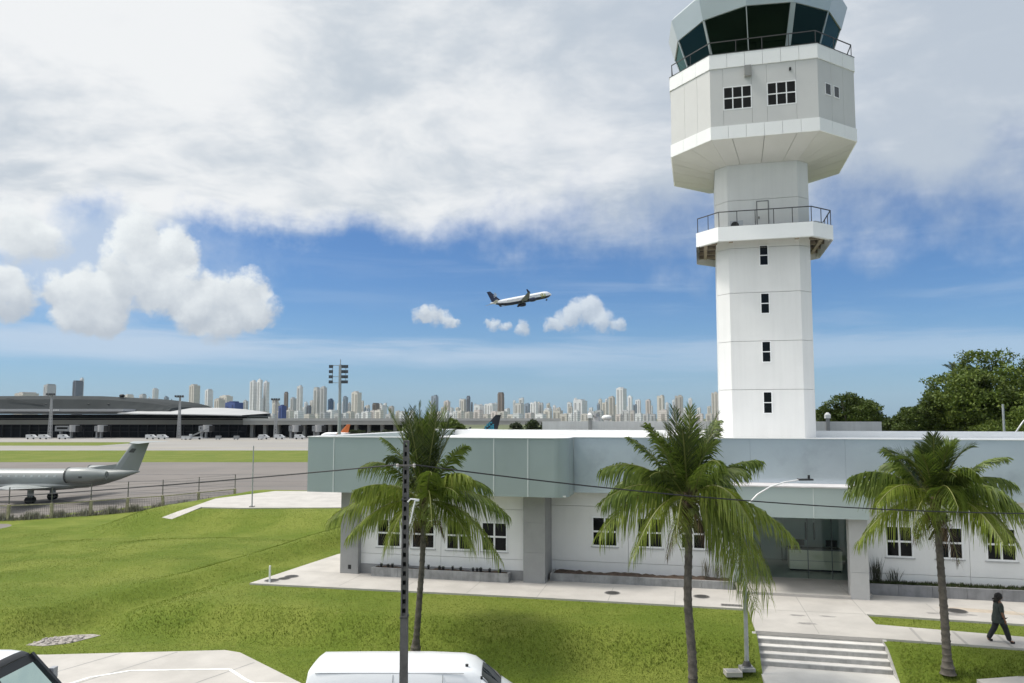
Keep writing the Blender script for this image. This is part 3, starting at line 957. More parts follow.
# planters
def planter(s0, s1, t0, t1, h, label, soil=True, mtl=None, ends=False):
    o = empty('planter', bw(s0, t0, 0.0), ANG, label, 'planter')
    L, W = s1 - s0, t1 - t0
    m = MB()
    cuts = np.linspace(0, L, max(2, int(L / 1.25)) + 1)
    for i in range(len(cuts) - 1):
        m.box(cuts[i] + (0.006 if i else 0), cuts[i + 1] - 0.006 * (i < len(cuts) - 2), 0, 0.14, 0.002, h)
    m.box(0, 0.12, 0.142, W, 0.002, h).box(L - 0.12, L, 0.142, W, 0.002, h)
    m.build('kerb_wall', mtl or M_conc_d, o)
    n = int(L * 6)
    vs, fs = [], []
    rr = random.Random(int(s0 * 10))
    for i in range(n + 1):
        for j in range(5):
            vs.append((0.12 + (L - 0.24) * i / n, 0.14 + (W - 0.15) * j / 4, h - 0.05 + rr.uniform(-0.03, 0.05) + 0.03 * math.sin(i * 0.37) * (j / 4)))
    for i in range(n):
        for j in range(4):
            fs.append((i * 5 + j, (i + 1) * 5 + j, (i + 1) * 5 + j + 1, i * 5 + j + 1))
    MB().add(vs, fs).build('soil', M_soil, o, smooth=True)
    return o


planter(1.75, 8.52, -0.28, 0.28, 0.40, 'low grey block planter below the four windows with small pots')
planter(10.30, 18.50, 0.60, 1.68, 0.34, 'long weathered planter of bare brown soil beside the entrance')
planter(23.98, 41.0, 1.0, 1.68, 0.46, 'grey planter below the windows beyond the entrance pier', mtl=mat('cool_concrete', (0.235, 0.235, 0.24), 0.8, 0.15, 2, streak=0.2))
rr = random.Random(11)
for i, s in enumerate([2.15, 2.5, 2.72, 3.25, 3.5, 4.55, 5.1, 5.28, 5.75, 6.15, 6.75, 6.95, 7.12, 7.55, 8.05]):
    o = empty('flower_pot', bw(s, 0.0, 0.385), ANG, 'small black pot standing in the low grey block planter', 'pot', 'small black pots in the low grey planter')
    r = rr.uniform(0.055, 0.075)
    h = rr.uniform(0.10, 0.16)
    MB().cyl(0, 0, 0, h, r * 0.75, 12, r).cyl(0, 0, h, h + 0.02, r * 1.12, 12, r * 1.12).build('pot', M_black, o)
    m = MB()
    for k in range(7):
        a = rr.uniform(0, 6.28)
        m.tube([(0, 0, h), (0.03 * math.cos(a), 0.03 * math.sin(a), h + 0.05), (0.07 * math.cos(a), 0.07 * math.sin(a), h + 0.07)], [0.012, 0.010, 0.003], 4)
    m.build('sprout', mat('sprout_green', (0.045, 0.06, 0.025), 0.7), o)


# low planting
def spiky(s, t, z, h, n, name, label, base=(0.045, 0.05, 0.03), spread=0.35, sd=1):
    rr = random.Random(sd)
    m = MB()
    for k in range(n):
        a = rr.uniform(0, 6.28)
        q = rr.uniform(0.1, 1) * spread
        hh = h * rr.uniform(0.6, 1)
        x0, y0 = rr.uniform(-.2, .2), rr.uniform(-.08, .08)
        p = [Vector((x0, y0, 0)), Vector((x0 + q * .4 * math.cos(a), y0 + q * .4 * math.sin(a), hh * .6)), Vector((x0 + q * math.cos(a), y0 + q * math.sin(a), hh))]
        w = Vector((-math.sin(a), math.cos(a), 0)) * 0.013
        m.add([p[0] - w * .6, p[0] + w * .6, p[1] + w, p[1] - w, p[2]], [(0, 1, 2, 3), (3, 2, 4)])
    o = m.build(name, mat('leaf_' + name + str(sd), base, 0.6, 0.3, 6, trans=0.2), None, loc=bw(s, t, z), rotz=ANG)
    return tag(o, label, 'plant')


spiky(24.5, 1.38, 0.42, 1.25, 55, 'snake_plant', 'dark spiky plant beside the pale entrance pier', sd=2)
spiky(25.2, 1.42, 0.42, 0.75, 34, 'snake_plant', 'shorter dark spiky plant one step further from the pier', sd=4)
spiky(17.3, 1.2, 0.3, 1.05, 26, 'shrub', 'thin leafless shrub in bare soil behind the middle palm', (0.16, 0.15, 0.11), 0.28, 3)
spiky(17.9, 1.25, 0.3, 0.85, 20, 'shrub', 'second thin shrub in bare soil nearest the entrance', (0.15, 0.14, 0.10), 0.25, 6)
rng2 = np.random.RandomState(21)
n = 5200
gs = rng2.uniform(24.15, 40.8, n); gt = rng2.uniform(1.15, 1.66, n)
pc = np.array([bw(a, b, 0) for a, b in zip(gs, gt)])
gz = 0.40 + 0 * gs
hh = rng2.uniform(0.08, 0.20, n); th = rng2.uniform(0, 6.28, n); le = rng2.uniform(0, 0.12, n); la = rng2.uniform(0, 6.28, n)
V = np.empty((n, 3, 3))
V[:, 0] = np.stack([pc[:, 0] - np.cos(th) * .03, pc[:, 1] - np.sin(th) * .03, gz], 1)
V[:, 1] = np.stack([pc[:, 0] + np.cos(th) * .03, pc[:, 1] + np.sin(th) * .03, gz], 1)
V[:, 2] = np.stack([pc[:, 0] + np.cos(la) * le, pc[:, 1] + np.sin(la) * le, gz + hh], 1)
o = np_mesh('ground_cover', V.reshape(-1, 3), np.arange(3 * n).reshape(-1, 3), mat('ground_cover_leaf', (0.04, 0.055, 0.015), 0.7, 0.4, 4, trans=0.2))
tag(o, 'low dark ground cover along the planter under the windows', 'ground cover', kind='stuff')

# ------------------------------------------------------------------ control tower
TW = empty('control_tower', (17.68, 52.0, 0), R(-14.3), 'tall white octagonal control tower with dark glass cab', 'control tower')


def oct_ring(a, b, z):
    return [(-a, -b, z), (a, -b, z), (b, -a, z), (b, a, z), (a, b, z), (-a, b, z), (-b, a, z), (-b, -a, z)]


def oct_shell(rings, name, m, parent=TW, caps=True):
    return MB().loft(rings, caps).build(name, m, parent)


SA, SB = 2.26, 3.04
# shaft in storeys with recessed joints; the face towards the lawn carries window openings
SHW = [(-0.29, 0.29, 17.74, 19.14), (-0.29, 0.29, 14.48, 15.88), (-0.29, 0.29, 11.22, 12.64), (-0.29, 0.29, 7.82, 9.28)]
levels = [0.0, 6.05, 9.42, 12.66, 15.94, 19.0, 22.3, 24.9]
shm = MB()
for i in range(len(levels) - 1):
    z0, z1 = levels[i] + 0.012, levels[i + 1] - 0.012
    r0, r1 = oct_ring(SA, SB, z0), oct_ring(SA, SB, z1)
    o_ = len(shm.v)
    shm.v += r0 + r1
    for k in range(8):
        if k == 0:
            continue                                     # front face built below
        j = (k + 1) % 8
        shm.f.append((o_ + k, o_ + j, o_ + 8 + j, o_ + 8 + k))
    shm.f.append(tuple(o_ + 8 + k for k in range(8)))
    shm.f.append(tuple(o_ + k for k in range(7, -1, -1)))
    hl = [h for h in SHW if h[2] < z1 and h[3] > z0]
    xs_ = [-SA, SA] + ([-0.29, 0.29] if hl else [])
    zs_ = sorted({z0, z1, *[min(max(h[2], z0), z1) for h in hl], *[min(max(h[3], z0), z1) for h in hl]})
    xs_ = sorted(xs_)
    for q in range(len(xs_) - 1):
        for w in range(len(zs_) - 1):
            mx, mz = (xs_[q] + xs_[q + 1]) / 2, (zs_[w] + zs_[w + 1]) / 2
            if any(h[0] < mx < h[1] and h[2] < mz < h[3] for h in hl):
                continue
            shm.add([(xs_[q], -SB, zs_[w]), (xs_[q + 1], -SB, zs_[w]), (xs_[q + 1], -SB, zs_[w + 1]), (xs_[q], -SB, zs_[w + 1])], [(0, 1, 2, 3)])
shm.build('shaft', M_tower, TW)
MB().loft([oct_ring(SA - 0.06, SB - 0.11, 0.1), oct_ring(SA - 0.06, SB - 0.11, 24.8)]).build('core', M_joint, TW)
for h in SHW:
    window(TW, h[0], h[1], h[2], h[3], -SB + 0.0, 1, 2, 0.05, sill=False)
# balcony
BA, BB = 2.96, 4.39
bz0, bz1 = 19.25, 20.22
oct_shell([oct_ring(BA, BB, bz0), oct_ring(BA, BB, bz1), oct_ring(BA - 0.10, BB - 0.24, bz1), oct_ring(BA - 0.10, BB - 0.24, bz0)], 'balcony_band', M_band, caps=False)
MB().loft([oct_ring(BA - 0.08, BB - 0.2, 19.72), oct_ring(BA - 0.08, BB - 0.2, 19.98)]).build('balcony_floor', mat('dark_slab', (0.10, 0.085, 0.065), 0.9, 0.2, 1), TW)
mb = MB()
for sx in (-1, 1):
    for dxx in (2.1,):
        mb.box(sx * dxx - 0.12, sx * dxx + 0.12, -BB + 0.3, BB - 0.3, 19.40, 19.71)
    mb.box(sx * 3.75 - 0.12, sx * 3.75 + 0.12, -2.3, 2.3, 19.45, 19.71)
for yy in (-2.3, -0.8, 0.8, 2.3):
    for sx in (-1, 1):
        mb.bar((sx * 3.0, yy, 19.6), (sx * 4.2, yy, 19.6), 0.16, 0.2)
mb.build('balcony_beam', mat('brown_beam', (0.20, 0.165, 0.12), 0.8, 0.15, 2), TW)
MB().loft([oct_ring(BA - 0.04, BB - 0.06, bz1), oct_ring(BA - 0.04, BB - 0.06, bz1 + 0.03), oct_ring(BA - 0.14, BB - 0.3, bz1 + 0.03)], caps=False).build('coping', M_rail, TW)


def railing(pts, z, h, n, r=0.028, mids=(0.5,), m=M_rail, name='railing'):
    mb = MB()
    for i in range(len(pts)):
        a, b = Vector((*pts[i], 0)), Vector((*pts[(i + 1) % len(pts)], 0))
        mb.bar(a + Vector((0, 0, z + h)), b + Vector((0, 0, z + h)), 2 * r)
        k = max(1, int(round((b - a).length / n)))
        for q in range(k):
            p = a.lerp(b, q / k)
            mb.bar(p + Vector((0, 0, z)), p + Vector((0, 0, z + h - r)), 1.7 * r)
    return mb.build(name, m, TW)


railing([p[:2] for p in oct_ring(BA - 0.07, BB - 0.12, 0)], bz1 + 0.03, 1.0, 1.2)
# door, hvac units on the balcony
d = MB().box(-0.34, 0.34, -SB - 0.03, -SB - 0.004, 20.0, 22.12).build('door', mat('tower_door', (0.66, 0.65, 0.62), 0.5), TW)
MB().box(-0.40, -0.34, -SB - 0.045, -SB - 0.004, 20.0, 22.18).box(0.34, 0.40, -SB - 0.045, -SB - 0.004, 20.0, 22.18).box(-0.34, 0.34, -SB - 0.045, -SB - 0.004, 22.12, 22.18).build('frame', M_joint, d)
MB().box(-0.28, -0.22, -SB - 0.09, -SB - 0.03, 20.95, 21.10).build('handle', M_black, d)


def hvac(x, y, z, rot, label):
    c, sn = math.cos(R(-14.3)), math.sin(R(-14.3))
    o = empty('condenser_unit', (17.68 + x * c - y * sn, 52.0 + x * sn + y * c, z), R(-14.3 + rot), label, 'condenser', 'condenser units on the tower balcony')
    MB().box(-0.42, 0.42, -0.16, 0.16, 0.08, 0.72).build('casing', M_galv, o)
    MB().cyl(0, 0, 0, 0.01, 0.26, 20).build('fan_grille', M_black, o)
    g_ = [k for k in COL.objects if k.parent == o and k.name.startswith('fan')][0]
    g_.rotation_euler = (R(90), 0, 0)
    g_.location = (-0.1, -0.17, 0.4)
    MB().box(-0.38, -0.30, -0.14, 0.14, 0, 0.08).box(0.30, 0.38, -0.14, 0.14, 0, 0.08).build('foot', M_black, o)


hvac(-1.75, -3.75, 19.98, 0, 'dark condenser unit on the lower balcony left of the door')
hvac(3.55, -2.2, 19.98, 45, 'dark condenser unit at the right corner of the lower balcony')

# flared head: soffit, lower band, wall, upper band
CA, CB = 3.30, 5.93
zl0, zl1, zu0, zu1 = 25.62, 26.48, 30.38, 31.33
M_soff = mat('soffit_cladding', (0.52, 0.51, 0.495), 0.5, 0.03, 0.6)
ra_, rb_ = oct_ring(SA + 0.02, SB + 0.02, 24.78), oct_ring(CA, CB, zl0 - 0.01)
for k in range(8):
    q0, q1, p0, p1 = (Vector(v_) for v_ in (ra_[k], ra_[(k + 1) % 8], rb_[k], rb_[(k + 1) % 8]))
    cuts = [0, 0.2, 0.5, 0.8, 1.0] if k % 2 == 0 else [0, 0.5, 1.0]
    mb = MB()
    for i in range(len(cuts) - 1):
        e0, e1 = cuts[i] + (0.0025 if i else 0.001), cuts[i + 1] - (0.0025 if i < len(cuts) - 2 else 0.001)
        quad = [q0.lerp(q1, e0), q0.lerp(q1, e1), p0.lerp(p1, e1), p0.lerp(p1, e0)]
        up = [v_ + Vector((0, 0, 0.10)) for v_ in quad]
        mb.add(quad + up, [(0, 1, 2, 3), (7, 6, 5, 4), (0, 4, 5, 1), (1, 5, 6, 2), (2, 6, 7, 3), (3, 7, 4, 0)])
    mb.build('soffit', M_soff, TW)


def band(z0, z1, name, m, off):
    """octagonal band of separate cladding panels"""
    mb = MB()
    r = oct_ring(CA + off * 0.41, CB + off, 0)
    for k in range(8):
        a, b = Vector(r[k]), Vector(r[(k + 1) % 8])
        nrm = Vector(((b - a).y, -(b - a).x, 0)).normalized()
        n_ = max(2, int(round((b - a).length / 1.15)))
        for q in range(n_):
            p0, p1 = a.lerp(b, q / n_), a.lerp(b, (q + 1) / n_)
            e = (p1 - p0).normalized() * 0.008
            p0 = p0 + (e if q else e * 0)
            p1 = p1 - (e if q < n_ - 1 else e * 0)
            vs = [p0, p1, p1 - nrm * 0.12, p0 - nrm * 0.12]
            mb.prism([(v_.x, v_.y) for v_ in vs], z0, z1)
    return mb.build(name, m, TW)


band(zl0, zl1, 'lower_band', M_band, 0.06)
band(zu0, zu1, 'upper_band', M_band, 0.06)
MB().loft([oct_ring(CA + 0.03, CB + 0.08, zu1), oct_ring(CA + 0.03, CB + 0.08, zu1 + 0.04), oct_ring(CA - 0.2, CB - 0.5, zu1 + 0.04)], caps=False).build('coping', M_rail, TW)
# head wall: panels with window openings on the front face and one chamfer
CW = [(-2.49, -0.71, 27.54, 29.10), (0.22, 2.00, 27.54, 29.10)]
front = MB()
xs_ = sorted({-CA, CA, -2.49, -0.71, 0.22, 2.00, -1.5 + 0.79, 0.22})
zs_ = [zl1, 27.54, 29.10, zu0]
for q in range(len(xs_) - 1):
    for w in range(3):
        mx, mz = (xs_[q] + xs_[q + 1]) / 2, (zs_[w] + zs_[w + 1]) / 2
        if any(h[0] < mx < h[1] and h[2] < mz < h[3] for h in CW):
            continue
        e0 = 0.006 if q else 0
        front.box(xs_[q] + e0, xs_[q + 1] - 0.006, -CB, -CB + 0.15, zs_[w], zs_[w + 1])
M_head = mat('head_cladding', (0.56, 0.555, 0.54), 0.5, 0.03, 0.35)
front.build('head_wall', M_head, TW)
rest = MB()
r = oct_ring(CA, CB, 0)
for k in range(1, 8):
    a, b = Vector(r[k]), Vector(r[(k + 1) % 8])
    nrm = Vector(((b - a).y, -(b - a).x, 0)).normalized()
    cuts = [0, 0.36, 0.68, 1.0] if k % 2 else [0, 0.25, 0.5, 0.75, 1.0]
    for q in range(len(cuts) - 1):
        p0, p1 = a.lerp(b, cuts[q]), a.lerp(b, cuts[q + 1])
        e = (p1 - p0).normalized() * 0.007
        rest.prism([(v_.x, v_.y) for v_ in (p0 + e * (q > 0), p1 - e, p1 - e - nrm * 0.15, p0 + e * (q > 0) - nrm * 0.15)], zl1, zu0)
rest.build('head_wall', M_head, TW)
MB().loft([oct_ring(CA - 0.15, CB - 0.22, 25.7), oct_ring(CA - 0.15, CB - 0.22, 31.0)]).build('core', M_joint, TW)
M_hwin = mat('grey_head_glass', (0.035, 0.04, 0.042), 0.10)
for h in CW:
    o = window(TW, h[0], h[1], h[2], h[3], -CB + 0.02, 3, 2, 0.06, sill=False)
    o.data.materials[0] = M_frame
c45 = math.sqrt(0.5)
for a, b in ((-1.20, -0.60), (-0.33, 0.24)):
    f = MB()
    Mx = Matrix.Translation((4.615, -4.615, 0)) @ Matrix.Rotation(R(45), 4, 'Z')
    for q in ((a, a + 0.05, 28.15, 28.93), (b - 0.05, b, 28.15, 28.93), (a + .05, b - .05, 28.15, 28.20), (a + .05, b - .05, 28.88, 28.93)):
        f.box(q[0], q[1], -0.04, -0.002, q[2], q[3], Mx)
    o = f.build('window', M_frame, TW)
    MB().box(a + 0.05, b - 0.05, -0.025, -0.002, 28.20, 28.88, Mx).build('pane', M_hwin, o)
MB().box(-1.14, -0.74, -CB - 0.30, -CB - 0.002, 29.62, 30.30).build('louvre_box', mat('louvre_grey', (0.25, 0.25, 0.24), 0.6), TW)
MB().box(1.6, 1.72, -CB - 0.16, -CB - 0.002, 29.75, 29.9).build('camera_bracket', M_black, TW)
# deck, railing
MB().loft([oct_ring(CA - 0.18, CB - 0.45, 31.05), oct_ring(CA - 0.18, CB - 0.45, 31.20)]).build('deck', mat('deck_grey', (0.45, 0.45, 0.44), 0.8), TW)
railing([p[:2] for p in oct_ring(CA - 0.05, CB - 0.1, 0)], zu1 + 0.04, 0.88, 1.7, 0.026)


# cab: twelve-sided, glass leaning outwards
def gon(r, z, n=12, ph=0.0):
    return [(r * math.sin(R(-9 + 30 * k + ph)), -r * math.cos(R(-9 + 30 * k + ph)), z) for k in range(n)]


G0, G1 = 4.70, 5.72
gz0, gz1 = 31.55, 34.62
MB().loft([gon(4.62, 31.2), gon(4.62, gz0)], caps=True).build('cab_base', M_band, TW)
gl0, gl1 = gon(G0, gz0), gon(G1, gz1)
cg = MB()
for k in range(12):
    j = (k + 1) % 12
    cg.add([gl0[k], gl0[j], gl1[j], gl1[k]], [(0, 1, 2, 3)])
M_cab = glass_mat('cab_glazing', (0.17, 0.36, 0.30), 0.006, refl=(0.35, 0.60, 0.56))
cg.build('cab_glass', M_cab, TW)
for k in range(12):
    mm = MB()
    thick = {1: 0.34, 11: 0.16, 2: 0.10, 10: 0.12}.get(k, 0.06)
    a, b = Vector(gl0[k]), Vector(gl1[k])
    mm.bar(a, b, thick, 0.10)
    mm.build('mullion', mat('cab_frame', (0.42, 0.46, 0.46), 0.4, metal=0.3), TW)
MB().loft([gon(5.80, gz1 - 0.04), gon(6.22, gz1 + 1.45), gon(6.0, gz1 + 1.75), gon(3.0, gz1 + 2.1)]).build('cab_roof', mat('cab_roof_metal', (0.50, 0.545, 0.55), 0.3, 0.03, 0.5, metal=0.35), TW)
MB().loft([gon(5.66, gz1 - 0.08), gon(5.66, gz1 - 0.045)]).build('cab_ceiling', M_black, TW)
MB().loft([gon(3.9, 31.6), gon(4.2, 32.25), gon(3.2, 32.3), gon(3.2, 31.6)], caps=False).build('console', M_black, TW)
MB().box(-0.9, 0.9, 0.2, 2.0, 31.56, 34.36).build('cab_core', M_black, TW)
MB().loft([gon(4.5, 31.5), gon(4.5, 31.56)]).build('cab_floor', M_black, TW)
am = MB()
for x, y, h in ((0, 0, 4.5), (1.8, 0.8, 2.5), (-2, -0.5, 3)):
    am.tube([(x, y, gz1 + 2.0), (x, y, gz1 + 2.0 + h)], 0.04, 6)
am.build('antenna', M_galv, TW)

# wall behind the roof, with pillars
bk = empty('boundary_wall', bw(5.0, 27.0, 0), ANG, 'pale grey wall with white capped pillars behind the flat roof', 'wall')
MB().box(0, 26.1, 0, 0.25, -2, 7.25).build('wall', mat('boundary_render', (0.56, 0.56, 0.565), 0.7, 0.06, 0.8, streak=0.1), bk)
for x in (4.0, 22.3):
    q = MB().box(x - 0.13, x + 0.13, -0.10, -0.003, -2, 7.75).build('pillar', M_grey, bk)
    MB().box(x - 0.19, x + 0.19, -0.22, 0.24, 7.5, 7.78).cyl(x, 0.0, 7.78, 7.95, 0.22, 12, 0.08).build('cap', M_white, q)
# ------------------------------------------------------------------ coconut palms
M_trunk = mat('palm_bark', (0.105, 0.092, 0.075), 0.9, 0.35, 5, 0.5, 22, spots=(2.2, 0.55, 0.75, (0.045, 0.038, 0.03)))
M_leafA = mat('palm_leaf', (0.08, 0.12, 0.02), 0.45, 0.12, 2.0, spec=0.45, trans=0.42,
              island=[(0.05, 0.078, 0.012), (0.112, 0.172, 0.022), (0.20, 0.255, 0.045), (0.09, 0.14, 0.018)])
M_leafY = mat('older_palm_leaf', (0.13, 0.15, 0.025), 0.45, 0.12, 2.0, spec=0.45, trans=0.42,
              island=[(0.11, 0.15, 0.016), (0.20, 0.27, 0.032), (0.31, 0.35, 0.075), (0.14, 0.20, 0.022)])
M_leafD = mat('young_palm_leaf', (0.05, 0.08, 0.015), 0.45, 0.12, 2.0, spec=0.45, trans=0.25,
              island=[(0.026, 0.044, 0.009), (0.055, 0.082, 0.013), (0.09, 0.118, 0.02)])
M_leafX = mat('dead_palm_leaf', (0.16, 0.11, 0.06), 0.8, 0.3, 4, trans=0.2, island=[(0.10, 0.065, 0.035), (0.20, 0.14, 0.075)])
M_rachis = mat('palm_rachis', (0.15, 0.16, 0.04), 0.5, 0.1, 6)
M_fibre = mat('palm_fibre', (0.075, 0.052, 0.03), 0.9, 0.35, 9, 0.5, 30)
M_nut = mat('green_coconut', (0.10, 0.12, 0.025), 0.45, 0.2, 6)


def frond(parent, p0, tip, arch, seed, m, width=0.72, droop=0.55, n=84, wl=1.0, twist=None, sweep=1.0):
    """one feather leaf: a curved midrib with two rows of narrow hanging leaflets"""
    rr = random.Random(seed)
    p0, p2 = Vector(p0), Vector(tip)
    p1 = (p0 + p2) / 2 + Vector((0, 0, arch))
    pts = []
    K = 14
    for i in range(K + 1):
        u = i / K
        pts.append(p0 * (1 - u) ** 2 + p1 * 2 * u * (1 - u) + p2 * u * u)
    L = sum((pts[i + 1] - pts[i]).length for i in range(K))
    mr = MB().tube(pts, [0.032 * (1 - 0.85 * i / K) + 0.004 for i in range(K + 1)], 5)
    root = mr.build('frond', M_rachis, parent, smooth=True)
    horiz = Vector(((p2 - p0).x, (p2 - p0).y, 0))
    side0 = Vector((-horiz.y, horiz.x, 0))
    if side0.length < 0.2:
        a = rr.uniform(0, 6.28)
        side0 = Vector((math.cos(a), math.sin(a), 0))
    side0.normalize()
    tw = rr.uniform(-0.7, 0.7) if twist is None else twist
    tw0 = 0.0 if twist is None else twist * 0.6
    vs, fs = [], []
    for sd in (-1, 1):
        for k in range(n):
            u = 0.13 + 0.87 * (k + rr.uniform(-.3, .3)) / n
            u = min(max(u, 0.12), 0.995)
            q = p0 * (1 - u) ** 2 + p1 * 2 * u * (1 - u) + p2 * u * u
            tg = ((p1 - p0) * (2 * (1 - u)) + (p2 - p1) * (2 * u)).normalized()
            side = (Matrix.Rotation(tw0 + (tw - tw0) * u, 3, tg) @ side0).normalized()
            prof = min(1.0, (u - 0.05) / 0.22) * (1 - 0.62 * max(0, (u - 0.55) / 0.45))
            ln = width * prof * rr.uniform(0.85, 1.1)
            fwd = (0.40 + 0.75 * u) * (1.0 if horiz.length > 0.6 * abs((p2 - p0).z) else 0.75) * rr.uniform(0.75, 1.25) * sweep
            dirv = (side * sd + tg * fwd).normalized()
            upn = side.cross(tg)
            if upn.z < 0:
                upn = -upn
            dirv = (dirv + upn * rr.uniform(0.0, 0.35)).normalized()
            dr = droop * rr.uniform(0.7, 1.35)
            a = q
            b = q + dirv * ln * 0.46 + Vector((0, 0, -dr * ln * 0.22))
            c = q + dirv * ln * (0.92 - 0.16 * dr) + Vector((0, 0, -dr * ln * 0.74))
            w = (tg * 0.023 + Vector((0, 0, 0.010))) * wl
            o = len(vs)
            vs += [a - w * 0.6, a + w * 0.6, b + w, b - w, c + w * .12, c - w * .12]
            fs += [(o, o + 1, o + 2, o + 3), (o + 3, o + 2, o + 4, o + 5)]
    mb = MB()
    mb.v, mb.f = vs, fs
    mb.build('leaflets', m, root)
    return root


def palm(loc, trunk, r0, crown, fronds, label, extra_up, seed, nuts=5, fill=7, upl=(2.5, 3.75), upt=(0.05, 0.58)):
    """fronds: (tip dx, tip dz, arch, depth) in metres about the crown"""
    rr = random.Random(seed)
    o = empty('coconut_palm', loc, 0, label, 'palm tree')
    pts = [Vector(p) for p in trunk]
    path = []
    K = 22
    for i in range(K + 1):
        u = i / K * (len(pts) - 1)
        k = min(int(u), len(pts) - 2)
        path.append(pts[k].lerp(pts[k + 1], u - k))
    for _ in range(3):
        path = [path[0]] + [(path[i - 1] + path[i] * 2 + path[i + 1]) / 4 for i in range(1, K)] + [path[-1]]
    fine, fr = [], []
    for i in range(K):
        for q in range(4):
            u = (i + q / 4) / K
            fine.append(path[i].lerp(path[i + 1], q / 4))
            fr.append((r0 * (1 - 0.30 * u) + 0.09 * max(0, 1 - u * 9)) * (1.10 if q == 0 else 0.97))
    MB().tube(fine, fr, 12).build('trunk', M_trunk, o, smooth=True)
    C = Vector(crown)
    m = MB()
    m.tube([C + Vector((0, 0, -0.75)), C + Vector((0, 0, -0.35)), C + Vector((0, 0, 0.15)), C + Vector((0, 0, 0.5))], [r0 * 0.75, r0 * 1.25, r0 * 1.15, r0 * 0.5], 10)
    for k in range(64):
        a = rr.uniform(0, 6.28)
        z = rr.uniform(-0.8, 0.25)
        m.bar(C + Vector((0.05 * math.cos(a), 0.05 * math.sin(a), z)), C + Vector((rr.uniform(.25, .5) * math.cos(a), rr.uniform(.25, .5) * math.sin(a), z + rr.uniform(-0.35, 0.3))), 0.07, 0.025)
    m.build('crown_fibre', M_fibre, o)
    for k in range(nuts):
        nm = MB()
        a = k * 2.399 + rr.uniform(-.3, .3)
        nm.ball(C + Vector((0.26 * math.cos(a), 0.26 * math.sin(a), -0.32 + rr.uniform(-.15, .12))), 0.115, 9, 6, (1, 1, 1.2))
        nm.build('coconut', M_nut, o, smooth=True)
    for i, f in enumerate(fronds):
        dx, dzz, ar, dp = f[:4]
        old = f[4] if len(f) > 4 else (0 if dzz > 1.2 else 1)
        p0 = C + Vector((0.10 * np.sign(dx), 0.1 * np.sign(dp), 0.05))
        frond(o, p0, C + Vector((dx, dp, dzz)), ar, seed * 100 + i, (M_leafA, M_leafY, M_leafD)[old], droop=1.15 if dzz < 1.5 else 0.6, width=0.98 if dzz < 1.2 else 0.84, wl=1.0 if dzz < 1.2 else 0.75, twist=f[5] if len(f) > 5 else None)
    for k in range(fill):                                  # leaves turned towards and away from the viewer fill the head
        a = k * 2.399 + 0.7 * seed
        tilt = rr.uniform(0.45, 1.40)
        ln = rr.uniform(2.3, 3.1)
        hx, hy = math.cos(a) * ln * math.sin(tilt) * 0.80, math.sin(a) * ln * math.sin(tilt)
        frond(o, C + Vector((0.1 * math.cos(a), 0.1 * math.sin(a), 0.05)), C + Vector((hx, hy, ln * math.cos(tilt) * 0.75 - 0.15)), 0.75 + 0.3 * rr.random(), seed * 100 + 70 + k, (M_leafA, M_leafD, M_leafA, M_leafY)[k % 4], droop=0.7, width=0.9, n=70)
    for k in range(3):                                     # dead leaves hanging against the trunk
        a = seed * 1.7 + k * 2.2
        frond(o, C + Vector((0.12 * math.cos(a), 0.12 * math.sin(a), -0.2)), C + Vector((0.75 * math.cos(a), 0.75 * math.sin(a), -1.75 + 0.3 * k)), 0.45, seed * 100 + 90 + k, M_leafX, droop=1.0, width=0.55, n=40)['label'] = 'dead brown hanging frond'
    for k in range(extra_up):
        a = k * 2.399 + seed
        ln = rr.uniform(*upl)
        tilt = rr.uniform(*upt)
        p0 = C + Vector((0.05 * math.cos(a), 0.05 * math.sin(a), 0.15))
        tp = C + Vector((math.cos(a) * ln * math.sin(tilt), math.sin(a) * ln * math.sin(tilt), ln * math.cos(tilt)))
        frond(o, p0, tp, 0.25 + tilt * 0.8, seed * 100 + 50 + k, M_leafD if k % 3 else M_leafA, width=0.86, droop=0.22, n=66, wl=0.60, sweep=2.3)
    return o


palm((-3.47, 27.3, -0.85), [(0, 0, 0), (0.11, 0, 1.6), (0.23, 0, 3.4), (0.27, 0, 5.25)], 0.122, (0.27, 0, 5.30),
     [(-3.40, -0.55, 1.15, -0.4), (-2.45, -0.95, 0.95, -1.3), (-2.45, 1.30, 1.30, 0.5, 0), (-2.2, 0.65, 0.75, -1.5), (-1.75, 2.3, 0.9, 1.2, 0),
      (3.05, -0.5, 1.25, 0.5, 0), (2.75, -1.80, 1.30, -0.9), (1.85, -1.25, 1.0, -1.7), (1.55, 2.15, 0.6, -0.9, 0), (1.75, 1.05, 1.0, -1.2, 1), (-0.9, -1.1, 1.0, -2.6, 1),
      (0.6, -0.4, 1.5, -2.9, 0), (-1.3, 0.4, 1.1, 2.7, 0), (1.2, 0.3, 1.2, 2.8, 0), (0.2, -0.5, 1.1, 3.2, 0), (-2.6, 0.1, 1.0, 1.8, 0), (2.3, 0.4, 1.1, 1.9, 0), (0.5, 1.2, 1.0, -2.2, 0)],
     'coconut palm behind the slotted concrete pole, with the densest upright crown', 20, 1, 7, 4, (2.6, 3.75), (0.05, 0.48))

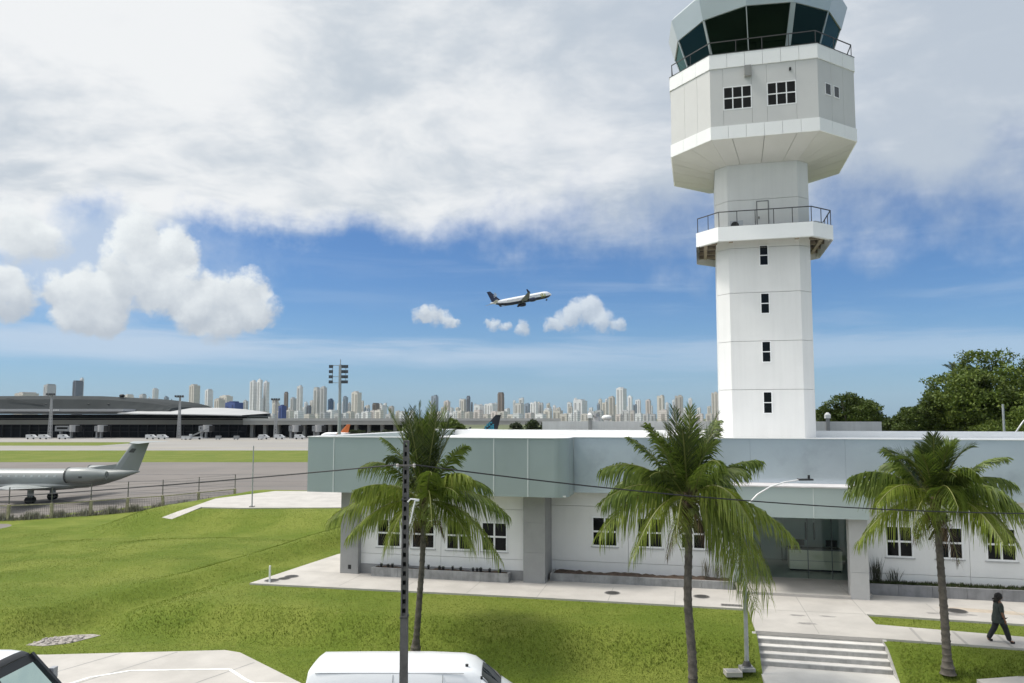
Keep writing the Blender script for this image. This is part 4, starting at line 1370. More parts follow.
palm((5.55, 23.4, -1.02), [(0.0, 0, 0), (0.0, 0, 1.2), (-0.13, 0, 3.0), (-0.04, 0, 4.8), (-0.09, 0, 6.0)], 0.150, (-0.06, 0, 6.0),
     [(-2.85, -1.0, 1.35, -0.5), (-2.70, 0.0, 1.0, -0.3, 0), (-1.95, -1.45, 1.2, -1.4), (-2.6, 0.95, 1.05, 0.4, 0), (-1.7, 1.95, 0.5, 0.6, 0), (-1.35, 2.4, 0.4, -0.8, 0),
      (2.45, 1.20, 0.75, 0.4, 0), (1.45, -0.55, 1.55, -1.8, 1), (3.35, -1.2, 1.2, 0.2, 1), (1.75, -3.0, 1.9, -1.0, 1, 1.2), (2.45, -2.35, 1.6, -0.3, 1, 0.7), (1.95, -3.3, 1.6, -0.2, 1, 1.35), (2.2, -2.8, 1.9, -0.8, 1, 1.0), (-0.9, -0.9, 1.1, -2.4, 1),
      (1.2, 2.5, 0.4, 0.8, 0), (-0.6, 0.6, 1.2, 2.7, 0), (1.0, 0.5, 1.2, 2.7, 0), (0.3, -0.2, 1.3, 2.9, 0), (-2.0, 0.3, 1.0, 1.9, 0), (2.0, 0.2, 1.1, 1.9, 0), (0.4, 1.3, 1.0, -2.3, 0)],
     'coconut palm in the middle, its long fronds hanging over the lamp post', 14, 2, 7, 4, (2.0, 3.1), (0.08, 0.75))

palm((13.89, 24.28, -0.55), [(0, 0, 0), (-0.03, 0, 1.5), (-0.08, 0, 3.2), (-0.15, 0, 5.2)], 0.138, (-0.17, 0, 5.32),
     [(-2.75, -1.1, 1.0, -0.5, 1), (-2.3, 0.05, 1.25, -0.8, 1), (-2.45, 0.85, 1.0, 0.5, 0), (-1.6, -0.7, 1.1, -1.5, 1), (-1.2, 1.75, 0.4, 0.7, 0), (2.65, 0.65, 0.95, 0.2, 0), (3.2, -0.55, 0.9, -0.3, 1),
      (1.25, -0.9, 1.2, -1.9, 1), (2.2, 1.5, 0.8, -0.3, 0), (1.5, 0.2, 1.2, -1.7, 0), (0.5, -0.8, 1.1, -2.5, 1), (-0.7, 0.2, 1.2, -2.4, 0),
      (-0.9, 0.3, 1.1, 2.6, 0), (0.9, 0.3, 1.1, 2.7, 0), (-2.0, 0.3, 1.0, 1.8, 0), (2.1, 0.1, 1.0, 1.8, 0), (0.1, 1.2, 1.0, -2.0, 0)],
     'coconut palm nearest the walking person', 13, 3, 8, 3, (1.6, 2.4), (0.1, 0.75))


# ------------------------------------------------------------------ broadleaf trees beyond the building
def leaf_cloud(lobes, n, size, seed, holes=0.25):
    """leaf sprays scattered through the crown volume, thicker towards the outside of each bough"""
    rg = np.random.RandomState(seed)
    vol = np.array([l[3] * l[4] * l[5] for l in lobes])
    which = rg.choice(len(lobes), n, p=vol / vol.sum())
    L = np.array(lobes)[which]
    d = rg.normal(size=(n, 3))
    d /= np.linalg.norm(d, axis=1)[:, None]
    rad = rg.uniform(0.25, 1.0, n) ** 0.45
    # twig clumps: push leaves toward random clump directions
    wob = 0.10 * np.sin(d[:, 0] * 9 + which) + 0.10 * np.sin(d[:, 1] * 11 + which * 2) + 0.12 * np.sin(d[:, 2] * 8 + which * 3)
    rad = rad * (0.92 + wob) + rg.normal(size=n) * 0.03
    c = L[:, :3] + d * rad[:, None] * L[:, 3:6]
    gapn = np.sin(c[:, 0] * 1.3 / size * .35 + seed) + np.sin(c[:, 1] * 1.1 / size * .35) + np.sin(c[:, 2] * 1.5 / size * .35 + 2)
    keep = gapn > (-3 + 6 * holes * 0.7) * 0.55
    c = c[keep]
    n = len(c)
    u = rg.normal(size=(n, 3)); u /= np.linalg.norm(u, axis=1)[:, None]
    w = rg.normal(size=(n, 3)); w -= (w * u).sum(1)[:, None] * u; w /= np.linalg.norm(w, axis=1)[:, None]
    sz = size * rg.uniform(0.5, 1.2, n)[:, None]
    V = np.empty((n, 4, 3))
    V[:, 0] = c - u * sz
    V[:, 1] = c + w * sz * 0.42
    V[:, 2] = c + u * sz
    V[:, 3] = c - w * sz * 0.42
    return V.reshape(-1, 3), np.arange(4 * n).reshape(-1, 4)


def tree(name, loc, trunk_h, trunk_r, lobes, n, size, m, label, seed, group=None, holes=0.18):
    o = empty(name, loc, 0, label, 'tree', group)
    mb = MB()
    mb.tube([(0, 0, -0.5), (0.1, 0, trunk_h * 0.5), (0, 0.1, trunk_h)], [trunk_r * 1.3, trunk_r, trunk_r * 0.8], 9)
    for l in lobes:
        mb.tube([(0, 0, trunk_h * 0.7), ((l[0]) * 0.5, l[1] * 0.5, (trunk_h + l[2]) / 2 - 0.3), (l[0], l[1], l[2])], [trunk_r * 0.55, trunk_r * 0.35, trunk_r * 0.1], 6)
    mb.build('trunk', M_trunk, o, smooth=True)
    V, F = leaf_cloud(lobes, n, size, seed, holes)
    np_mesh('crown', V, F, m, o)
    return o


M_treeA = mat('tree_leaf', (0.05, 0.07, 0.015), 0.6, 0.25, 0.35, spec=0.3, trans=0.25,
              island=[(0.036, 0.060, 0.012), (0.070, 0.105, 0.018), (0.11, 0.145, 0.028)])
M_treeB = mat('olive_tree_leaf', (0.06, 0.075, 0.02), 0.6, 0.3, 0.3, spec=0.3, trans=0.25,
              island=[(0.050, 0.082, 0.015), (0.10, 0.145, 0.022), (0.16, 0.20, 0.036)])
M_treeD = mat('deep_tree_leaf', (0.03, 0.05, 0.015), 0.6, 0.3, 0.2, spec=0.3, trans=0.2,
              island=[(0.018, 0.034, 0.010), (0.036, 0.056, 0.014), (0.05, 0.07, 0.02)])


def rand_lobes(seed, boxes):
    rr = random.Random(seed)
    out = []
    for (x0, x1, y0, y1, z0, z1, k, r) in boxes:
        for _ in range(k):
            q = r * rr.uniform(0.7, 1.3)
            out.append((rr.uniform(x0, x1), rr.uniform(y0, y1), rr.uniform(z0, z1), q * 1.15, q * 1.1, q * 0.85))
    return out


TY = 100.0


def shell_lobes(seed, c, r, k, lr):
    """boughs spread over an ellipsoid, so the crown is full with a bumpy outline"""
    rr = random.Random(seed)
    out = []
    for i in range(k):
        z = 1 - 2 * (i + 0.5) / k
        a = i * 2.39996 + rr.uniform(-.4, .4)
        h = math.sqrt(1 - z * z)
        f = rr.uniform(0.50, 0.95)
        q = lr * rr.uniform(0.6, 1.25)
        out.append((c[0] + r[0] * h * math.cos(a) * f, c[1] + r[1] * h * math.sin(a) * f, c[2] + r[2] * z * f, q * 1.15, q * 1.1, q * 0.85))
    return out


# large tree: crown from pixel 925 to beyond the frame
tree('broadleaf_tree', (64.6, TY, -1.5), 6, 0.55,
     shell_lobes(2, (0.6, 0, 9.7), (9.8, 5.5, 8.2), 52, 2.3) + rand_lobes(3, [(-5, 6, -3, 3, 4, 12, 8, 3.0)]), 105000, 0.25, M_treeB,
     'largest olive green tree rising highest at the edge of the view', 5)
tree('broadleaf_tree', (74, TY - 4, -1.5), 6, 0.5, shell_lobes(9, (1, 0, 8.5), (7, 5, 7.5), 30, 2.4), 52000, 0.26, M_treeA,
     'dense dark tree beside the largest tree, cut by the edge of the view', 7)
tree('broadleaf_tree', (56.3, TY + 3, -1.5), 4, 0.4, shell_lobes(4, (0.0, 0, 6.4), (5.4, 3.5, 6.6), 30, 1.5), 44000, 0.22, M_treeA,
     'mid green rounded tree between the small tree and the largest tree', 6)
tree('broadleaf_tree', (62.5, TY - 7, -1.5), 4, 0.4, shell_lobes(14, (0.3, 0, 5.2), (5.2, 3, 4.9), 30, 1.6), 44000, 0.22, M_treeB,
     'lower bushy tree standing before the largest tree', 8)
tree('broadleaf_tree', (52.0, TY + 12, -1.5), 3, 0.35, shell_lobes(15, (1.5, 0, 4.6), (6.8, 3, 5.2), 26, 1.6), 34000, 0.24, M_treeD,
     'low dark tree behind the end of the pale wall', 9)
tree('broadleaf_tree', (43.6, TY - 5, -1.5), 5.0, 0.35,
     rand_lobes(6, [(-3.3, 3.3, -2.4, 2.4, 8.0, 10.6, 13, 1.45), (-2.4, 2.0, -1.6, 1.6, 10.2, 11.4, 5, 1.1), (-3.0, 3, -2, 2, 5.8, 8, 9, 1.3)]), 36000, 0.20, M_treeA,
     'round dark green tree standing alone beside the tower', 3)
# a small palm head showing above the largest tree
o = empty('palm_tree', (64.6, TY + 8, -1.5), 0, 'dark palm head poking above the big olive tree', 'palm tree')
MB().tube([(0, 0, 0), (0.1, 0, 9), (0, 0, 15.6)], [0.2, 0.16, 0.14], 8).build('trunk', M_trunk, o)
for k in range(11):
    a = k * 2.4
    tl = 0.4 + 0.5 * (k % 3)
    frond(o, (0, 0, 15.6), (1.6 * math.cos(a) * tl, 1.6 * math.sin(a) * tl, 15.6 + 1.9 - 0.8 * tl), 0.5, 700 + k, M_leafD, 0.6, 0.5, 24)
# mid distance trees seen over the flat roof
for i, (x, Y, top, r, mm_, lab) in enumerate([
        (-15.2, 190, 6.6, 2.3, M_treeB, 'yellow green tree beyond the flat roof, nearest the densest palm'),
        (-11.6, 196, 4.2, 1.7, M_treeB, 'low yellow green bush beyond the flat roof before the white airliner'),
        (1.6, 262, 5.6, 2.6, M_treeD, 'dark tree just behind the dark airliner tail'),
        (6.4, 258, 6.6, 2.8, M_treeD, 'tallest dark tree beyond the roof beside the airliner tail'),
        (11.0, 264, 5.6, 2.5, M_treeD, 'dark round tree third from the airliner tail'),
        (15.6, 260, 5.2, 2.5, M_treeD, 'dark low tree against the end of the pale boundary wall')]):
    tree('distant_tree', (x, Y, -2), 2.5, 0.25, rand_lobes(30 + i, [(-r, r, -r * .6, r * .6, top + 2 - 1.6 - r * .9, top + 2 - r * .35, 8, r * 0.55)]), 5200, 0.34, mm_, lab, 40 + i, 'trees seen over the flat roof')
for i, (x, lab) in enumerate([(-66, 'dark hedge like tree under the elevated road near the orange tail'), (-58, 'dark tree under the elevated road, second from the orange tail'), (-50, 'dark tree under the elevated road behind the densest palm')]):
    tree('distant_tree', (x, 318, -2), 2, 0.25, rand_lobes(60 + i, [(-4, 4, -1, 1, 1.2, 3.2, 8, 1.7)]), 4200, 0.4, M_treeD, lab, 70 + i, 'trees under the elevated road')
# ------------------------------------------------------------------ city skyline (each block stands about 1.7 km to 2.4 km away)
def blk(x0, x1, yt, Yd, style, label, rot=0.0, group=None):
    """x0, x1, yt: silhouette measured in the picture; Yd: its distance"""
    X0, X1 = (x0 - 512) / 740 * Yd, (x1 - 512) / 740 * Yd
    zt = CAM_H + (417 - yt) / 740 * Yd
    W_, cx = X1 - X0, (X0 + X1) / 2
    # turned so the sun brightens the fronts: one face in the sun, one in shade; the silhouette keeps its measured width
    an = R(random.Random(int(x0 * 17)).uniform(18, 38))
    f = random.Random(int(x0 * 13)).uniform(0.55, 0.75)
    w, dp = W_ * f / math.cos(an), W_ * (1 - f) / math.sin(an)
    cx -= dp * math.sin(an) / 2
    rot = -an
    rr = random.Random(int(x0 * 31 + yt))
    o = empty('high_rise' if zt > 34 else 'city_building', (cx, Yd, -2), rot, label, 'high rise' if zt > 34 else 'building', group)
    wall, band_, roofm = SKM[style]
    H_ = zt + 2
    cap = min(3.2, H_ * 0.06)
    MB().box(-w / 2, w / 2, 0, dp, 0, H_ - cap).build('wall', wall, o)
    m = MB()
    nb = max(1, int(w / 7.5))
    for k in range(nb):
        c = -w / 2 + w * (k + 0.5) / nb + rr.uniform(-.08, .08) * w / nb
        q = w / nb * rr.uniform(0.12, 0.24)
        m.box(c - q, c + q, -0.35, 0.002 - 0.01, 3, H_ - cap - rr.choice((1.5, 3, 5)))
    for k in range(2):
        m.box(-w / 2 - 0.3, -w / 2 - 0.003, 2 + k * dp * .45, 2 + k * dp * .45 + dp * .25, 3, H_ - cap - 3)
    m.build('window_bay', band_, o)
    m = MB()
    if style in ('twin', 'dark', 'brown'):
        m.box(-w / 2 + w * .1, w / 2 - w * .1, 1, dp - 1, H_ - cap + 0.003, H_)
    else:
        a = rr.uniform(-0.3, 0.1)
        m.box(w * a, w * (a + 0.38), 2, dp - 2, H_ - cap + 0.003, H_)
        m.box(-w * 0.46, -w * 0.3 + 0.01, 2, dp - 4, H_ - cap + 0.003, H_ - cap * .55)
    m.build('roof_box', roofm, o)
    return o


def tower_mat(name, base, floors=3.1, amp=0.22):
    m = mat(name, base, 0.7, 0.05, 0.02)
    t = m.node_tree
    q = G(t)
    bs = t.nodes['Principled BSDF']
    src = bs.inputs['Base Color'].links[0].from_socket
    sp = q.n('ShaderNodeSeparateXYZ')
    q.set(sp.inputs[0], q.n('ShaderNodeNewGeometry').outputs['Position'])
    f = q.smooth(q.m('FRACT', q.m('DIVIDE', sp.outputs[2], floors)), 0.50, 0.62, 1.0, 1.0 - amp)
    q.set(bs.inputs['Base Color'], q.mix(1.0, src, q.comb(f, f, f), 'MULTIPLY'))
    return m


SKM = {}
_w = dict(white=(0.76, 0.76, 0.75), cream=(0.68, 0.64, 0.585), grey=(0.52, 0.52, 0.525), beige=(0.58, 0.545, 0.50), brown=(0.22, 0.185, 0.165), blue=(0.055, 0.09, 0.26), twin=(0.60, 0.59, 0.57),
          dark=(0.16, 0.18, 0.22), slate=(0.28, 0.33, 0.39), pink=(0.66, 0.60, 0.57), navy=(0.05, 0.10, 0.18))
for k_, v_ in _w.items():
    v_ = tuple(min(0.84, c * 1.14) for c in v_)
    d_ = tuple(c * 0.5 for c in v_)
    if k_ == 'white':
        d_ = (0.42, 0.42, 0.43)
    SKM[k_] = (tower_mat('city_' + k_, v_, amp=0.05 if k_ in ('blue', 'navy') else 0.22), mat('city_bay_' + k_, d_, 0.6), mat('city_roof_' + k_, tuple(c * 0.7 for c in v_), 0.8))

SKYLINE = [
    (10.5, 36, 392.2, 1900, 'beige', 'long low beige block showing over the dark terminal roof'),
    (42.5, 52.5, 384, 2000, 'grey', 'lone grey tower over the dark terminal roof, lower of two'),
    (72, 79, 380.5, 2000, 'dark', 'dark striped tower over the terminal roof, taller than the lone grey one'),
    (79.2, 82.6, 377.5, 2030, 'white', 'very thin white tower stuck to the dark striped tower'),
    (123.5, 132.5, 394.3, 2200, 'cream', 'small pale block at the falling end of the terminal roof'),
    (139, 145.5, 393.8, 2200, 'grey', 'small grey block next to the falling end of the terminal roof'),
    (148.8, 150.2, 396.5, 2300, 'white', 'needle thin pale tower right of the terminal roof'),
    (152.2, 156.8, 388, 2100, 'white', 'slim white tower just clear of the dark terminal roof'),
    (164, 168.2, 396, 2000, 'slate', 'narrow blue grey tower before the floodlight mast'),
    (171, 172.6, 399, 2300, 'dark', 'needle thin dark tower before the floodlight mast'),
    (188, 199.2, 384.2, 1750, 'beige', 'broad two tone beige tower standing over the white terminal canopy'),
    (204.5, 212, 389, 1850, 'white', 'white tower with a brown edge over the white canopy'),
    (213.6, 224.2, 398.2, 1800, 'beige', 'squat beige block over the white canopy left of the blue box'),
    (218.5, 232, 395.2, 2300, 'cream', 'pale block peeping up behind the blue box'),
    (224.2, 242, 401.3, 1000, 'blue', 'wide blue box building over the end of the white canopy'),
    (242.8, 248.4, 399.8, 1500, 'grey', 'grey block squeezed between the blue box and the tallest ribbed tower'),
    (249.2, 256.2, 380.2, 1600, 'white', 'first rib of the tallest white tower group by the blue box'),
    (256.6, 262.4, 378.6, 1590, 'white', 'middle rib of the tallest white tower group by the blue box'),
    (262.8, 269, 380.6, 1600, 'white', 'last rib of the tallest white tower group by the blue box'),
    (272.5, 279, 402.5, 2000, 'cream', 'pale low block right of the ribbed white towers'),
    (278.4, 286, 404.8, 1050, 'blue', 'narrow upright blue building right of the ribbed towers'),
    (284, 288.2, 391.8, 1900, 'brown', 'thin dark brown tower above the upright blue building'),
    (290.2, 296, 397.3, 2000, 'grey', 'small grey tower between the brown tower and the slim white one'),
    (296.6, 302.2, 385.3, 1800, 'white', 'slim tall white tower left of the two tone grey tower'),
    (302.6, 306.2, 406.5, 2100, 'white', 'low white block at the foot of the slim white tower'),
    (306.4, 311.2, 405.4, 2050, 'dark', 'low dark striped block between the slim white and the two tone tower'),
    (313.2, 319.4, 387.2, 1800, 'twin', 'left half of the two tone grey tower pair'),
    (319.8, 326.4, 386.2, 1790, 'grey', 'right half of the two tone grey tower pair'),
    (328, 333.2, 398.5, 2000, 'navy', 'small dark blue tower left of the floodlight mast'),
    (326.4, 338.5, 410, 1500, 'white', 'low white block at the foot of the floodlight mast'),
    (343, 347.4, 396, 2100, 'slate', 'blue grey tower just right of the floodlight mast'),
    (348.2, 350.8, 402, 2200, 'grey', 'thin grey tower between blue grey and crowned towers'),
    (351.2, 361, 391.2, 1750, 'cream', 'cream tower with a dark crown right of the floodlight mast'),
    (363.8, 366.4, 407.2, 2100, 'slate', 'small blue tower right of the crowned cream tower'),
    (366.8, 370.2, 408, 2150, 'slate', 'second small blue tower right of the crowned cream tower'),
    (372.4, 378.6, 403, 1800, 'brown', 'brown striped tower left of the densest palm'),
    (379, 385.4, 405.2, 1850, 'white', 'white striped tower left of the densest palm'),
    (388.8, 394, 405.8, 1900, 'beige', 'beige tower partly behind the densest palm'),
    (431, 438.4, 395, 1900, 'slate', 'blue grey tower rising beside the densest palm crown'),
    (443.6, 450.4, 400.3, 1900, 'pink', 'pinkish tower right of the densest palm'),
    (455.4, 460.4, 407.2, 2000, 'cream', 'low cream tower right of the pinkish tower'),
    (461, 466.2, 398.8, 1850, 'cream', 'cream tower with its neighbour dark crowned'),
    (466.4, 470.4, 395.8, 1840, 'dark', 'dark crowned tower left of the wide white block'),
    (470.8, 472.8, 402, 2000, 'dark', 'thin dark tower left of the wide white block'),
    (474, 484, 404.5, 1700, 'white', 'left wing of the wide white block beside the brown tower'),
    (484.3, 497.2, 403.2, 1690, 'white', 'right wing of the wide white block beside the brown tower'),
    (497.5, 504.2, 392.3, 1800, 'brown', 'tall dark brown tower over the dark airliner tail'),
    (504.6, 509.2, 408.5, 1900, 'white', 'low white block right of the tall brown tower'),
    (514.6, 524, 403.2, 1850, 'twin', 'grey white tower left of the bright white group'),
    (524.4, 530, 403, 1900, 'slate', 'slate tower left of the bright white group'),
    (530.2, 538, 401.6, 1700, 'white', 'bright white tower with a grey one at its side'),
    (538.3, 543.6, 402.6, 1710, 'grey', 'grey tower at the side of the bright white one'),
    (546.4, 550.2, 402.8, 2000, 'cream', 'thin cream tower behind the small white block by the wall'),
    (544.2, 552.6, 408, 1650, 'white', 'small white block by the end of the pale wall'),
    (558, 559.8, 412, 2100, 'dark', 'tiny dark tower over the pale wall'),
    (563.8, 565.8, 413.5, 2100, 'dark', 'second tiny dark tower over the pale wall'),
    (568.2, 573, 406, 1900, 'beige', 'beige tower left of the broad white tower over the wall'),
    (573.4, 588, 399.3, 1700, 'white', 'broad white tower with a dark stripe over the pale wall'),
    (596.8, 599.8, 403, 2000, 'slate', 'slim slate tower right of the capped pillar'),
    (602, 608.2, 402, 1950, 'cream', 'cream tower left of the beige one over the wall'),
    (608.4, 615.6, 396, 1900, 'beige', 'beige tower left of the tallest tower over the wall'),
    (616.4, 627.2, 387.2, 1750, 'white', 'tallest white tower with a dark stripe over the pale wall'),
    (627.6, 632.4, 395.3, 1800, 'white', 'lower white tower leaning on the tallest one over the wall'),
    (632.6, 637.2, 404, 2000, 'slate', 'slate block right of the tallest tower over the wall'),
    (645.4, 651.8, 399.2, 1950, 'pink', 'pinkish tower left of the middle palm'),
    (657, 665.4, 395, 1850, 'cream', 'cream tower partly behind the middle palm fronds'),
    (675, 684.5, 395, 1900, 'beige', 'beige tower behind the middle palm crown'),
    (711.6, 719, 391.8, 1800, 'beige', 'beige tower touching the control tower'),
]
for row in SKYLINE:
    o = blk(*row[:6])
    o['group'] = 'high rises on the skyline'
rr = random.Random(4)
x = 252.0
while x < 716:
    w = rr.uniform(5, 11)
    if not (410 < x < 424):
        st_ = rr.choice(('white', 'white', 'cream', 'grey', 'beige', 'pink'))
        blk(x, x + w, rr.uniform(409.5, 414.5), rr.uniform(1100, 1600), st_, 'low pale building at the foot of the distant skyline', group='low buildings under the skyline')
    x += w * rr.uniform(0.6, 1.25)
x = 253.0
while x < 716:
    w = rr.uniform(2.6, 5.6)
    if not (388 < x < 428):
        blk(x, x + w, rr.uniform(397.5, 408), rr.uniform(2250, 2600), rr.choice(('white', 'white', 'white', 'cream', 'grey', 'beige')), 'slim pale tower in the farthest row of the skyline', group='farthest towers of the skyline')
    x += w * rr.uniform(0.9, 2.2)
# white dome and dish on the low roofs behind the wall
o = blk(593, 601, 413.5, 140, 'grey', 'small grey roof house behind the pale wall by the capped pillar')
for x, yv, lab in ((606.5, 416.6, 'white water tank on a roof behind the pale wall'),):
    X = (x - 512) / 740 * 130
    Z = CAM_H + (417 - yv) / 740 * 130
    m = MB().cyl(0, 0, -9, -0.6, 0.5, 12, 0.5).ball((0, 0, -0.2), 0.7, 12, 7, (1.3, 1, 0.75))
    tag(m.build('water_tank', M_white, loc=(X, 130, Z)), lab, 'water tank')

# ------------------------------------------------------------------ passenger terminal
TERM_Y = 350.0
def px(x, Y=TERM_Y):
    return (x - 512) / 740 * Y


def pz(y, Y=TERM_Y):
    return CAM_H + (417 - y) / 740 * Y


T = empty('passenger_terminal', (0, TERM_Y, 0), 0, 'long dark passenger terminal with a black roof and white canopy', 'terminal')
prof = [(-120, 397), (-60, 395.6), (0, 395.2), (40, 395.0), (85, 395.4), (105, 396.3), (120, 397.6), (135, 399.2), (150, 401.4), (160, 403.8), (167, 406.8), (169, 411)]
pts = [(px(a), pz(b)) for a, b in prof] + [(px(-120), pz(411))]
rings = []
for yy, f in ((2, 0.0), (6, 0.75), (14, 1.0), (55, 1.0)):
    rings.append([(px(a), yy, pz(411) + (pz(b) - pz(411)) * f) for a, b in prof])
m = MB()
n = len(prof)
vs = [p for r_ in rings for p in r_]
fs = [(k * n + i, k * n + i + 1, (k + 1) * n + i + 1, (k + 1) * n + i) for k in range(3) for i in range(n - 1)]
m.add(vs, fs)
M_troof = mat('terminal_dark_roof', (0.050, 0.055, 0.056), 0.9, 0.12, 0.05, spec=0.08)
m.build('dark_roof', M_troof, T)
m = MB()
for a in (41, 84, 104):
    m.bar((px(a), 4, pz(404)), (px(a), 13, pz(396.5)), 0.7, 0.2)
m.bar((px(84), 5, pz(405)), (px(107), 13.5, pz(396.4)), 0.35, 0.2).bar((px(0), 5, pz(398)), (px(40), 3.6, pz(405)), 0.35, 0.2)
m.build('roof_rib', mat('roof_rib_dark', (0.03, 0.032, 0.034), 0.7), T)
MB().ball((px(109), 12, pz(395.2)), 1.0, 10, 6, (1.4, 1, 0.9)).build('roof_hatch', M_black, T)
MB().box(px(-120), px(134), -9, 3, pz(411.6), pz(409.2)).build('canopy', mat('terminal_canopy', (0.36, 0.36, 0.37), 0.6), T)
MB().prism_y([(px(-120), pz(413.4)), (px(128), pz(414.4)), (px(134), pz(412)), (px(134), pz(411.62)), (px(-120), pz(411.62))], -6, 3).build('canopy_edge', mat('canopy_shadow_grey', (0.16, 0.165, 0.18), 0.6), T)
# white canopy: a thin curved shell with its top seen from above
cp = [(132, 413.2, 409.0), (150, 413.6, 408.7), (175, 414.0, 408.4), (200, 414.2, 408.4), (225, 414.6, 410.0), (240, 414.9, 412.0), (252, 415.2, 414.2)]
m = MB()
vs, fs = [], []
for a, b, c in cp:
    vs += [(px(a), -12, pz(b + .9)), (px(a), -12, pz(b)), (px(a), 28, pz(c) + 0.6), (px(a), 28, pz(c + 2.5))]
for i in range(len(cp) - 1):
    for k in range(3):
        fs.append((i * 4 + k, (i + 1) * 4 + k, (i + 1) * 4 + k + 1, i * 4 + k + 1))
    fs.append((i * 4 + 3, (i + 1) * 4 + 3, (i + 1) * 4, i * 4))
m.add(vs, fs).build('white_canopy', mat('terminal_white_metal', (0.42, 0.42, 0.415), 0.6, 0.04, 0.05), T)
M_tg = mat('terminal_dark_glass', (0.008, 0.010, 0.014), 0.3, spec=0.06)
MB().box(px(-120), px(248), 0, 30, -2, pz(414.5)).build('wall', M_tg, T)
m = MB().box(px(-120), px(250), -3.0, -0.01, pz(424.4), pz(419.8)).box(px(-120), px(250), -2.0, -0.01, pz(418.6), pz(418.2))
m.build('beige_band', mat('terminal_beige', (0.21, 0.205, 0.18), 0.9, 0.08, 0.05), T)
for a in np.arange(-30, 246, 9.0):
    MB().box(px(a) - 0.18, px(a) + 0.18, -1.2, -0.6, -2, pz(424.5)).build('pillar', mat('terminal_pillar', (0.035, 0.037, 0.04), 0.8, spec=0.1), T)
m = MB()
for k in range(5):
    m.box(px(62 + k * 2.1), px(63.2 + k * 2.1), -9.2, -9.01, pz(411.2), pz(409.7))
m.build('sign_letters', mat('pale_letters', (0.62, 0.62, 0.60), 0.5), T)
m = MB()
for a in (62, 63.7, 66):
    pass
m.box(px(30), px(246), -0.35, -0.05, pz(431.8), pz(431.3)).box(px(-120), px(246), -0.35, -0.05, pz(428.0), pz(427.7))
m.build('glazing_bar', mat('dull_bar', (0.04, 0.042, 0.045), 0.8, spec=0.1), T)

# elevated road running on from the terminal
V_ = empty('elevated_road', (0, TERM_Y - 4, 0), 0, 'long grey elevated road on dark columns right of the terminal', 'viaduct')
MB().box(px(247), px(560), 0, 14, pz(424.6), pz(420.6)).build('deck', mat('viaduct_concrete', (0.33, 0.325, 0.30), 0.8, 0.1, 0.05), V_)
MB().box(px(247), px(560), -0.3, -0.003, pz(420.8), pz(418.4)).build('parapet', mat('viaduct_parapet', (0.42, 0.42, 0.40), 0.8, 0.08, 0.05), V_)
for a in range(252, 470, 13):
    MB().box(px(a) - 0.7, px(a) + 0.7, 5, 8, -2, pz(424.65)).build('column', MATS['viaduct_concrete'], V_)
MB().box(px(247), px(400), 12, 13, -2, pz(424.7)).build('wall', M_tg, V_)

# light masts on the apron
def mast(X, Y, top, label, w=1.0, head='flood'):
    o = empty('floodlight_mast', (X, Y, -2), 0, label, 'light mast')
    Hh = top + 2
    if head == 'flood':
        MB().cyl(0, 0, 0, Hh * 0.5, w * 0.5, 14, w * 0.42).cyl(0, 0, Hh * 0.5, Hh, w * 0.42, 14, w * 0.3).build('pole', M_galv, o, smooth=True)
        m = MB()
        for zz in (0.2, 1.9, 3.6, 5.3):
            pass
        m.bar((-2.6, -0.3, Hh - 0.3), (2.0, -0.3, Hh - 0.3), 0.16).bar((-2.6, -0.3, Hh - 5.1), (1.2, -0.3, Hh - 5.1), 0.14).bar((-2.1, -0.3, Hh - 5.1), (-2.1, -0.3, Hh - 0.3), 0.14)
        m.bar((-2.2, -0.3, Hh - 3.4), (2.2, -0.3, Hh - 3.4), 0.12).bar((1.6, -0.3, Hh - 5), (1.6, -0.3, Hh - 0.3), 0.14).cyl(0, 0, Hh, Hh + 1.4, 0.12, 6)
        m.box(-0.3, 0.3, -0.6, -0.35, Hh - 6.6, Hh - 0.2)
        m.build('head_frame', M_galv, o)
        for q in range(4):
            z = Hh - 0.6 - q * 1.42
            for sx in (-2.45, 1.0, 1.75):
                a = MB().box(sx - 0.52, sx + 0.52, -0.85, -0.35, z - 0.42, z + 0.40)
                l_ = a.build('floodlight', mat('lamp_housing', (0.06, 0.06, 0.065), 0.5), o)
                MB().box(sx - 0.42, sx + 0.42, -0.88, -0.852, z - 0.32, z + 0.30).build('lens', mat('lamp_lens', (0.08, 0.085, 0.10), 0.2), l_)
    else:
        m = MB()
        b, t = 0.62, 0.2
        for sx, sy in ((-1, -1), (1, -1), (1, 1), (-1, 1)):
            m.bar((sx * b, sy * b, 0), (sx * t, sy * t, Hh - 0.5), 0.20)
        for k in range(14):
            z0, z1 = Hh * k / 14, Hh * (k + 1) / 14
            w0, w1 = b + (t - b) * k / 14, b + (t - b) * (k + 1) / 14
            for sy in (-1, 1):
                m.bar((-w0, sy * w0, z0), (w1, sy * w1, z1), 0.12)
                m.bar((w0, sy * w0, z0), (-w1, sy * w1, z1), 0.12)
        m.build('lattice', mat('mast_paint', (0.40, 0.40, 0.40), 0.6), o)
        MB().box(-1.5, 1.5, -0.6, 0.6, Hh - 0.5, Hh).build('platform', M_galv, o)
        for sx in (-1.6, -0.5, 0.5, 1.6):
            MB().box(sx - 0.4, sx + 0.4, -1.1, -0.81, Hh - 0.4, Hh + 0.5).build('floodlight', mat('lamp_housing', (0.06, 0.06, 0.065), 0.5), o)
    return o


